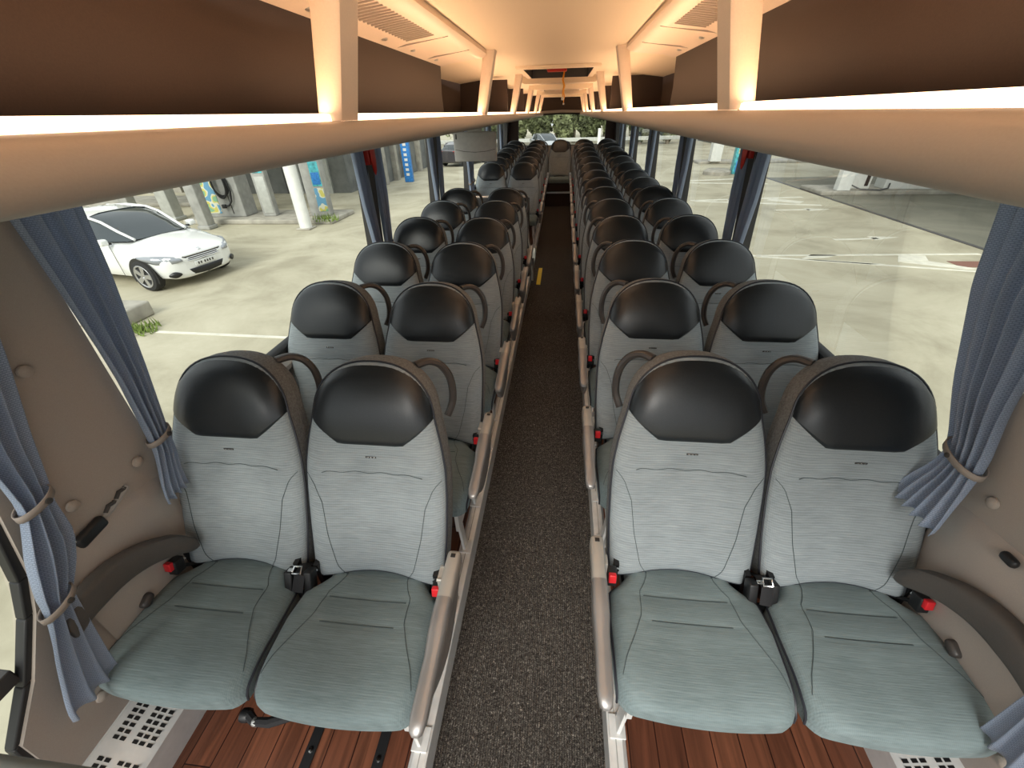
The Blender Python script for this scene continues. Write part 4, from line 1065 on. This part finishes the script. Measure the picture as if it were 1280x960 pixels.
# trees behind
def tree(x, y, h, rad, m, lab, cat, seed):
    rnd = random.Random(seed); r = empty('roadside_tree', (x, y, G)); tag(r, lab, cat, 'trees and bushes behind the rear window')
    mb = MB(); mb.tube([(0, 0, 0), (.1, 0, h * .4), (0, .1, h * .75)], [.2, .15, .06], 'bark', 7); mb.build('trunk', r)
    mb = MB()
    for k in range(3200):
        a = rnd.uniform(0, 2 * PI); b = rnd.uniform(-1, 1); q = rnd.uniform(.6, 1.0)
        ux, uy, uz = math.cos(a) * math.sqrt(1 - b * b), math.sin(a) * math.sqrt(1 - b * b), b
        lump = .75 + .45 * noise.noise(Vector((ux * 2 + seed, uy * 2, uz * 2.4)))
        c = Vector((ux * rad * q * lump, uy * rad * q * lump, h * .52 + uz * h * .50 * q * lump))
        sz = rnd.uniform(.10, .24); d1 = Vector((rnd.uniform(-1, 1), rnd.uniform(-1, 1), rnd.uniform(-1, 1))).normalized() * sz; d2 = d1.cross(Vector((rnd.uniform(-1, 1), rnd.uniform(-1, 1), rnd.uniform(-1, 1)))).normalized() * sz
        mb.add([c - d1, c - d2, c + d1, c + d2], [(0, 1, 2, 3)], m)
    mb.build('crown', r, smooth=0, fix=False)
tr = [(-11.5 + 2.1 * k, (52, 58, 64)[k % 3], 7.4 + .5 * (k % 3), 2.75, 'leaf' if k % 3 else 'leaf2') for k in range(11)]
wd = ['first', 'second', 'third', 'fourth', 'fifth', 'sixth', 'seventh']
tr.sort()
for k, (x, y, h, rd, m) in enumerate(tr):
    tree(x, y, h, rd, m, 'green leafy tree behind the rear window, %s from the left of the tree line' % (wd + ['eighth', 'ninth', 'tenth', 'eleventh'])[k], 'tree', k)
for k, x in enumerate((-9.5, -7.0, -4.6, -2.2, .1, 2.5, 4.9, 7.4, 10)):
    tree(x, 47.6, 3.4, 1.3, 'leaf' if k % 2 else 'leaf2', 'low roadside bush in front of the tree line, %s from the left' % (wd + ['eighth', 'ninth'])[k], 'bush', 50 + k)
bpy.data.objects['roadside_tree']

# ================================================================= CARS
def car(name, loc, rz, paint, lab):
    """nose points to +x; length 4.25, width 1.80, height 1.46"""
    r = empty(name, loc, rz); tag(r, lab, 'car'); r.scale = (.95, .95, .95)
    # stations: x, half width, z sill, z lower bulge, z belt/hood edge, z centre
    ST = [(2.00, .45, .24, .42, .58, .60), (1.97, .66, .20, .42, .64, .68), (1.88, .79, .19, .42, .70, .76), (1.72, .86, .19, .45, .74, .84), (1.5, .885, .19, .45, .79, .90), (1.1, .90, .19, .45, .87, .97), (.75, .90, .19, .45, .93, 1.0),
          (.3, .90, .19, .45, .96, .98), (-.5, .90, .19, .45, .98, 1.0), (-1.3, .90, .19, .45, 1.02, 1.04), (-1.8, .86, .20, .45, 1.03, 1.06), (-2.05, .78, .24, .48, 1.0, 1.03), (-2.13, .62, .30, .5, .92, .94)]
    mb = MB(); rows = []
    for x, w_, z0, z1, z2, z3 in ST:
        half = [(0, z0), (w_ * .7, z0), (w_ * .94, z0 + .05), (w_ * .99, z1), (w_, lerp(z1, z2, .55)), (w_ * .975, z2 - .03), (w_ * .90, z2 + .01), (w_ * .6, lerp(z2, z3, .6)), (0, z3)]
        full = half + [(-a, b) for a, b in half[-2:0:-1]]
        rows.append([(x, a, b) for a, b in full] + [(x, half[0][0], half[0][1])])
    mb.grid(rows, paint); mb.add(rows[0][:-1], [list(range(len(rows[0]) - 1))], paint); mb.add(rows[-1][:-1], [list(range(len(rows[0]) - 1))], paint)
    mb.build('body', r, smooth=60, sub=1)
    # greenhouse glass
    GS = [(1.02, .70, .97, .97), (.70, .74, .97, 1.16), (.35, .76, .96, 1.34), (.0, .77, .97, 1.43), (-.6, .77, .98, 1.46), (-1.2, .74, 1.0, 1.42), (-1.65, .68, 1.0, 1.28), (-1.95, .62, 1.0, 1.04)]
    mb = MB(); rows = []
    for x, w_, zb_, zt_ in GS:
        wt = w_ * .80; h = zt_ - zb_
        rows.append([(x, -w_ - .06 * (h > .1), zb_), (x, -lerp(w_, wt, .5) - .03, lerp(zb_, zt_, .5)), (x, -wt, zt_ - .05 * (h > .1)), (x, -wt * .6, zt_ - .008), (x, 0, zt_), (x, wt * .6, zt_ - .008), (x, wt, zt_ - .05 * (h > .1)), (x, lerp(w_, wt, .5) + .03, lerp(zb_, zt_, .5)), (x, w_ + .06 * (h > .1), zb_)])
    mb.grid(rows, 'carglass'); mb.build('windows', r, smooth=50)
    # roof and pillars in body colour
    mb = MB()
    rr = []
    for x, w_, zb_, zt_ in GS[3:7]:
        wt = w_ * .80; rr.append([(x, -wt - .004, zt_ - .045), (x, -wt * .6, zt_ + .004), (x, 0, zt_ + .01), (x, wt * .6, zt_ + .004), (x, wt + .004, zt_ - .045)])
    mb.grid(rr, paint)
    for s in (-1, 1):
        pts = []
        for x, w_, zb_, zt_ in GS[:7]:
            wt = w_ * .80; h = zt_ - zb_; pts.append((x, s * (wt + .01), zt_ - .045 * (h > .1) + .004))
        mb.tube(pts, .032, paint, 6)
        mb.tube([(-.55, s * .83, .97), (-.62, s * .64, 1.40)], .035, 'blackpl', 6)
        mb.tube([(-1.35, s * .80, .98), (-1.25, s * .60, 1.38)], .06, paint, 6)
    mb.build('roof', r, smooth=60)
    # wheels with arches
    for x in (1.32, -1.3):
        for s in (-1, 1):
            mb = MB(); yy = s * .80
            mb.lathe([(.0, -.11), (.22, -.11), (.30, -.10), (.32, -.07), (.325, 0), (.32, .07), (.30, .10), (.235, .108), (.22, .09), (0, .09)], 'tyre', (0, 0, 0), 'y', 28)
            mb.v = [(a, b * s, c) for a, b, c in mb.v]
            wheel = mb.build('wheel', r); wheel.location = (x, yy, .325)
            mb = MB()
            mb.lathe([(.215, .10), (.235, .112), (.225, .118), (.205, .11), (.20, .10)], 'rim', (0, 0, 0), 'y', 28, caps=False); mb.lathe([(0, .085), (.04, .11), (.05, .105), (.05, .085)], 'rim', (0, 0, 0), 'y', 12)
            for k in range(5):
                a = 2 * PI * k / 5; c_, s_ = math.cos(a), math.sin(a); p_, q_ = -s_, c_
                w1, w2 = .035, .055
                vs = [(c_ * .03 + p_ * w1, .108, s_ * .03 + q_ * w1), (c_ * .03 - p_ * w1, .108, s_ * .03 - q_ * w1), (c_ * .22 - p_ * w2, .114, s_ * .22 - q_ * w2), (c_ * .22 + p_ * w2, .114, s_ * .22 + q_ * w2)]
                vs += [(a_, .092, b_) for a_, _, b_ in vs]
                mb.add(vs, [(0, 1, 2, 3), (4, 7, 6, 5), (0, 4, 5, 1), (1, 5, 6, 2), (2, 6, 7, 3), (3, 7, 4, 0)], 'rim')
            mb.v = [(a, b * s, c) for a, b, c in mb.v]; mb.build('rim', wheel, smooth=30)
            mb = MB(); R1 = [(x + .375 * math.cos(a), s * .885, .325 + .375 * math.sin(a)) for a in [PI * k / 16 for k in range(-2, 19)]]; R2 = [(a, s * .60, c) for a, b, c in R1]; R3 = [(a, s * .9005 if True else b, c) for a, b, c in R1]
            mb.add([(x, s * .903, .325)] + [(a, s * .903, c) for a, b, c in R1], [[0, k, k + 1] for k in range(1, len(R1))], 'blackpl')
            pass
            mb.build('wheel_arch', r, smooth=30, fix=False)
            wheel.location.y = s * .825
    # front details
    def fx(y): return 1.995 - .06 * (abs(y) / .6) ** 3
    def strip(zs, y0, y1, m, dep=.012, n=14, zf=None):
        R = []
        for i in range(n + 1):
            y = lerp(y0, y1, i / n); R.append([(fx(y) + dep - (abs(z - .5) * .09), y, z) for z in (zf(y) if zf else zs)])
        mb.grid(R, m)
    mb = MB(); strip((.50, .56, .62), -.45, .45, 'blackpl', .022, zf=lambda y: (.515 + .04 * abs(y) / .42, .57, .645)); 
    for z in (.535, .565, .60): mb.tube([(fx(y) + .028 - abs(z - .5) * .18, y, z + .0) for y in [lerp(-.38, .38, k / 10) for k in range(11)]], .008, 'chrome', 6)
    mb.tube([(fx(y) + .03 - .02, y, .645) for y in [lerp(-.43, .43, k / 10) for k in range(11)]], .012, 'chrome', 6)
    mb.build('grille', r, smooth=30, fix=False, solid=.004)
    mb = MB(); strip(None, -.54, .54, 'blackpl', .035, zf=lambda y: (.235 + .07 * (abs(y) / .62) ** 2, .31 + .02 * (abs(y) / .62), .375)); mb.build('air_intake', r, fix=False, solid=.004)
    for s in (-1, 1):
        mb = MB(); R = []
        for i in range(13):
            t = i / 12; y = s * lerp(.46, .86, t); x = [1.975, 1.965, 1.945, 1.91, 1.87, 1.82, 1.76, 1.70, 1.64, 1.57, 1.50, 1.44, 1.38][i] + .025; yy = s * interp([(0, .48), (.3, .70), (.6, .865), (1, .925)], t)
            zc = lerp(.60, .70, t); hh = .075 * math.sin(PI * (t * .85 + .1)) + .01; R.append([(x + .012, yy, zc - hh), (x, yy + s * .012, zc), (x - .05, yy, zc + hh)])
        mb.grid(R, 'lens'); hl = mb.build('headlight', r, fix=False, solid=.01)
        mb = MB(); R = []
        for i in range(8):
            t = i / 7; yy = s * lerp(.60, .80, t); x = lerp(1.965, 1.845, t) + .03; hh = .055 * math.sin(PI * (t * .9 + .05)) + .006; R.append([(x, yy, .33 - hh), (x, yy, .33 + hh)])
        mb.grid(R, 'blackpl'); fo = mb.build('fog_light', r, fix=False, solid=.01)
        mb = MB(); mb.rbox((.62, s * .90 if s > 0 else s * 1.06, .93), (.78, s * 1.06 if s > 0 else s * .90, 1.06), paint, .04); mb.rbox((.68, s * .84 if s > 0 else s * .93, .93), (.74, s * .93 if s > 0 else s * .84, .97), 'blackpl', .01); mb.build('mirror', r)
        mb = MB()
        for x in (.72, -.5, -1.25): mb.tube([(x, s * .893, .26), (x + .01, s * .908, .6), (x, s * .90, .95)], .005, 'shell', 5)
        for x in (-.32, -1.1): mb.tube([(x - .14, s * .915, .82), (x, s * .925, .825)], .013, paint, 6)
        mb.build('door', r)
    mb = MB(); mb.rbox((2.005, -.26, .405), (2.03, .26, .495), 'whitep', .004); pl_ = mb.build('number_plate', r)
    mb = MB()
    for k, y in enumerate((-.2, -.14, -.05, .01, .07, .14)): mb.box((2.03, y, .425), (2.032, y + .035, .475), 'shell')
    mb.build('characters', pl_, smooth=0)
    mb = MB(); mb.rbox((1.925, -.035, .675), (1.94, .035, .74), 'chrome', .01, rot=Matrix.Rotation(-.9, 3, 'Y')); mb.build('badge', r)
    return r
car('hatchback_car', (-9.16, 8.29, G), math.radians(-11), 'paint', 'white hatchback car parked outside the nearest left window')
car('dark_car', (-6.6, 31.5, G), math.radians(70), 'paintd', 'dark car with red tail lamp seen left of the monitor')
r = bpy.data.objects['dark_car']; mb = MB(); mb.rbox((-2.13, -.75, .75), (-2.05, -.4, .95), 'redpl', .02); mb.rbox((-2.13, .4, .75), (-2.05, .75, .95), 'redpl', .02); mb.build('tail_lamp', r)
car('silver_car', (-1.4, 40, G), math.radians(-65), 'paints', 'silver car seen through the rear window behind the bench')
# added fill lights along the ceiling centre to brighten the cabin, no real fixtures
for y in (.6, 2.2, 3.7, 5.8, 7.1, 9.2):
    lamp((0, y, 2.03), .5, 1.0, CEIL_FILL, (1, .86, .72))
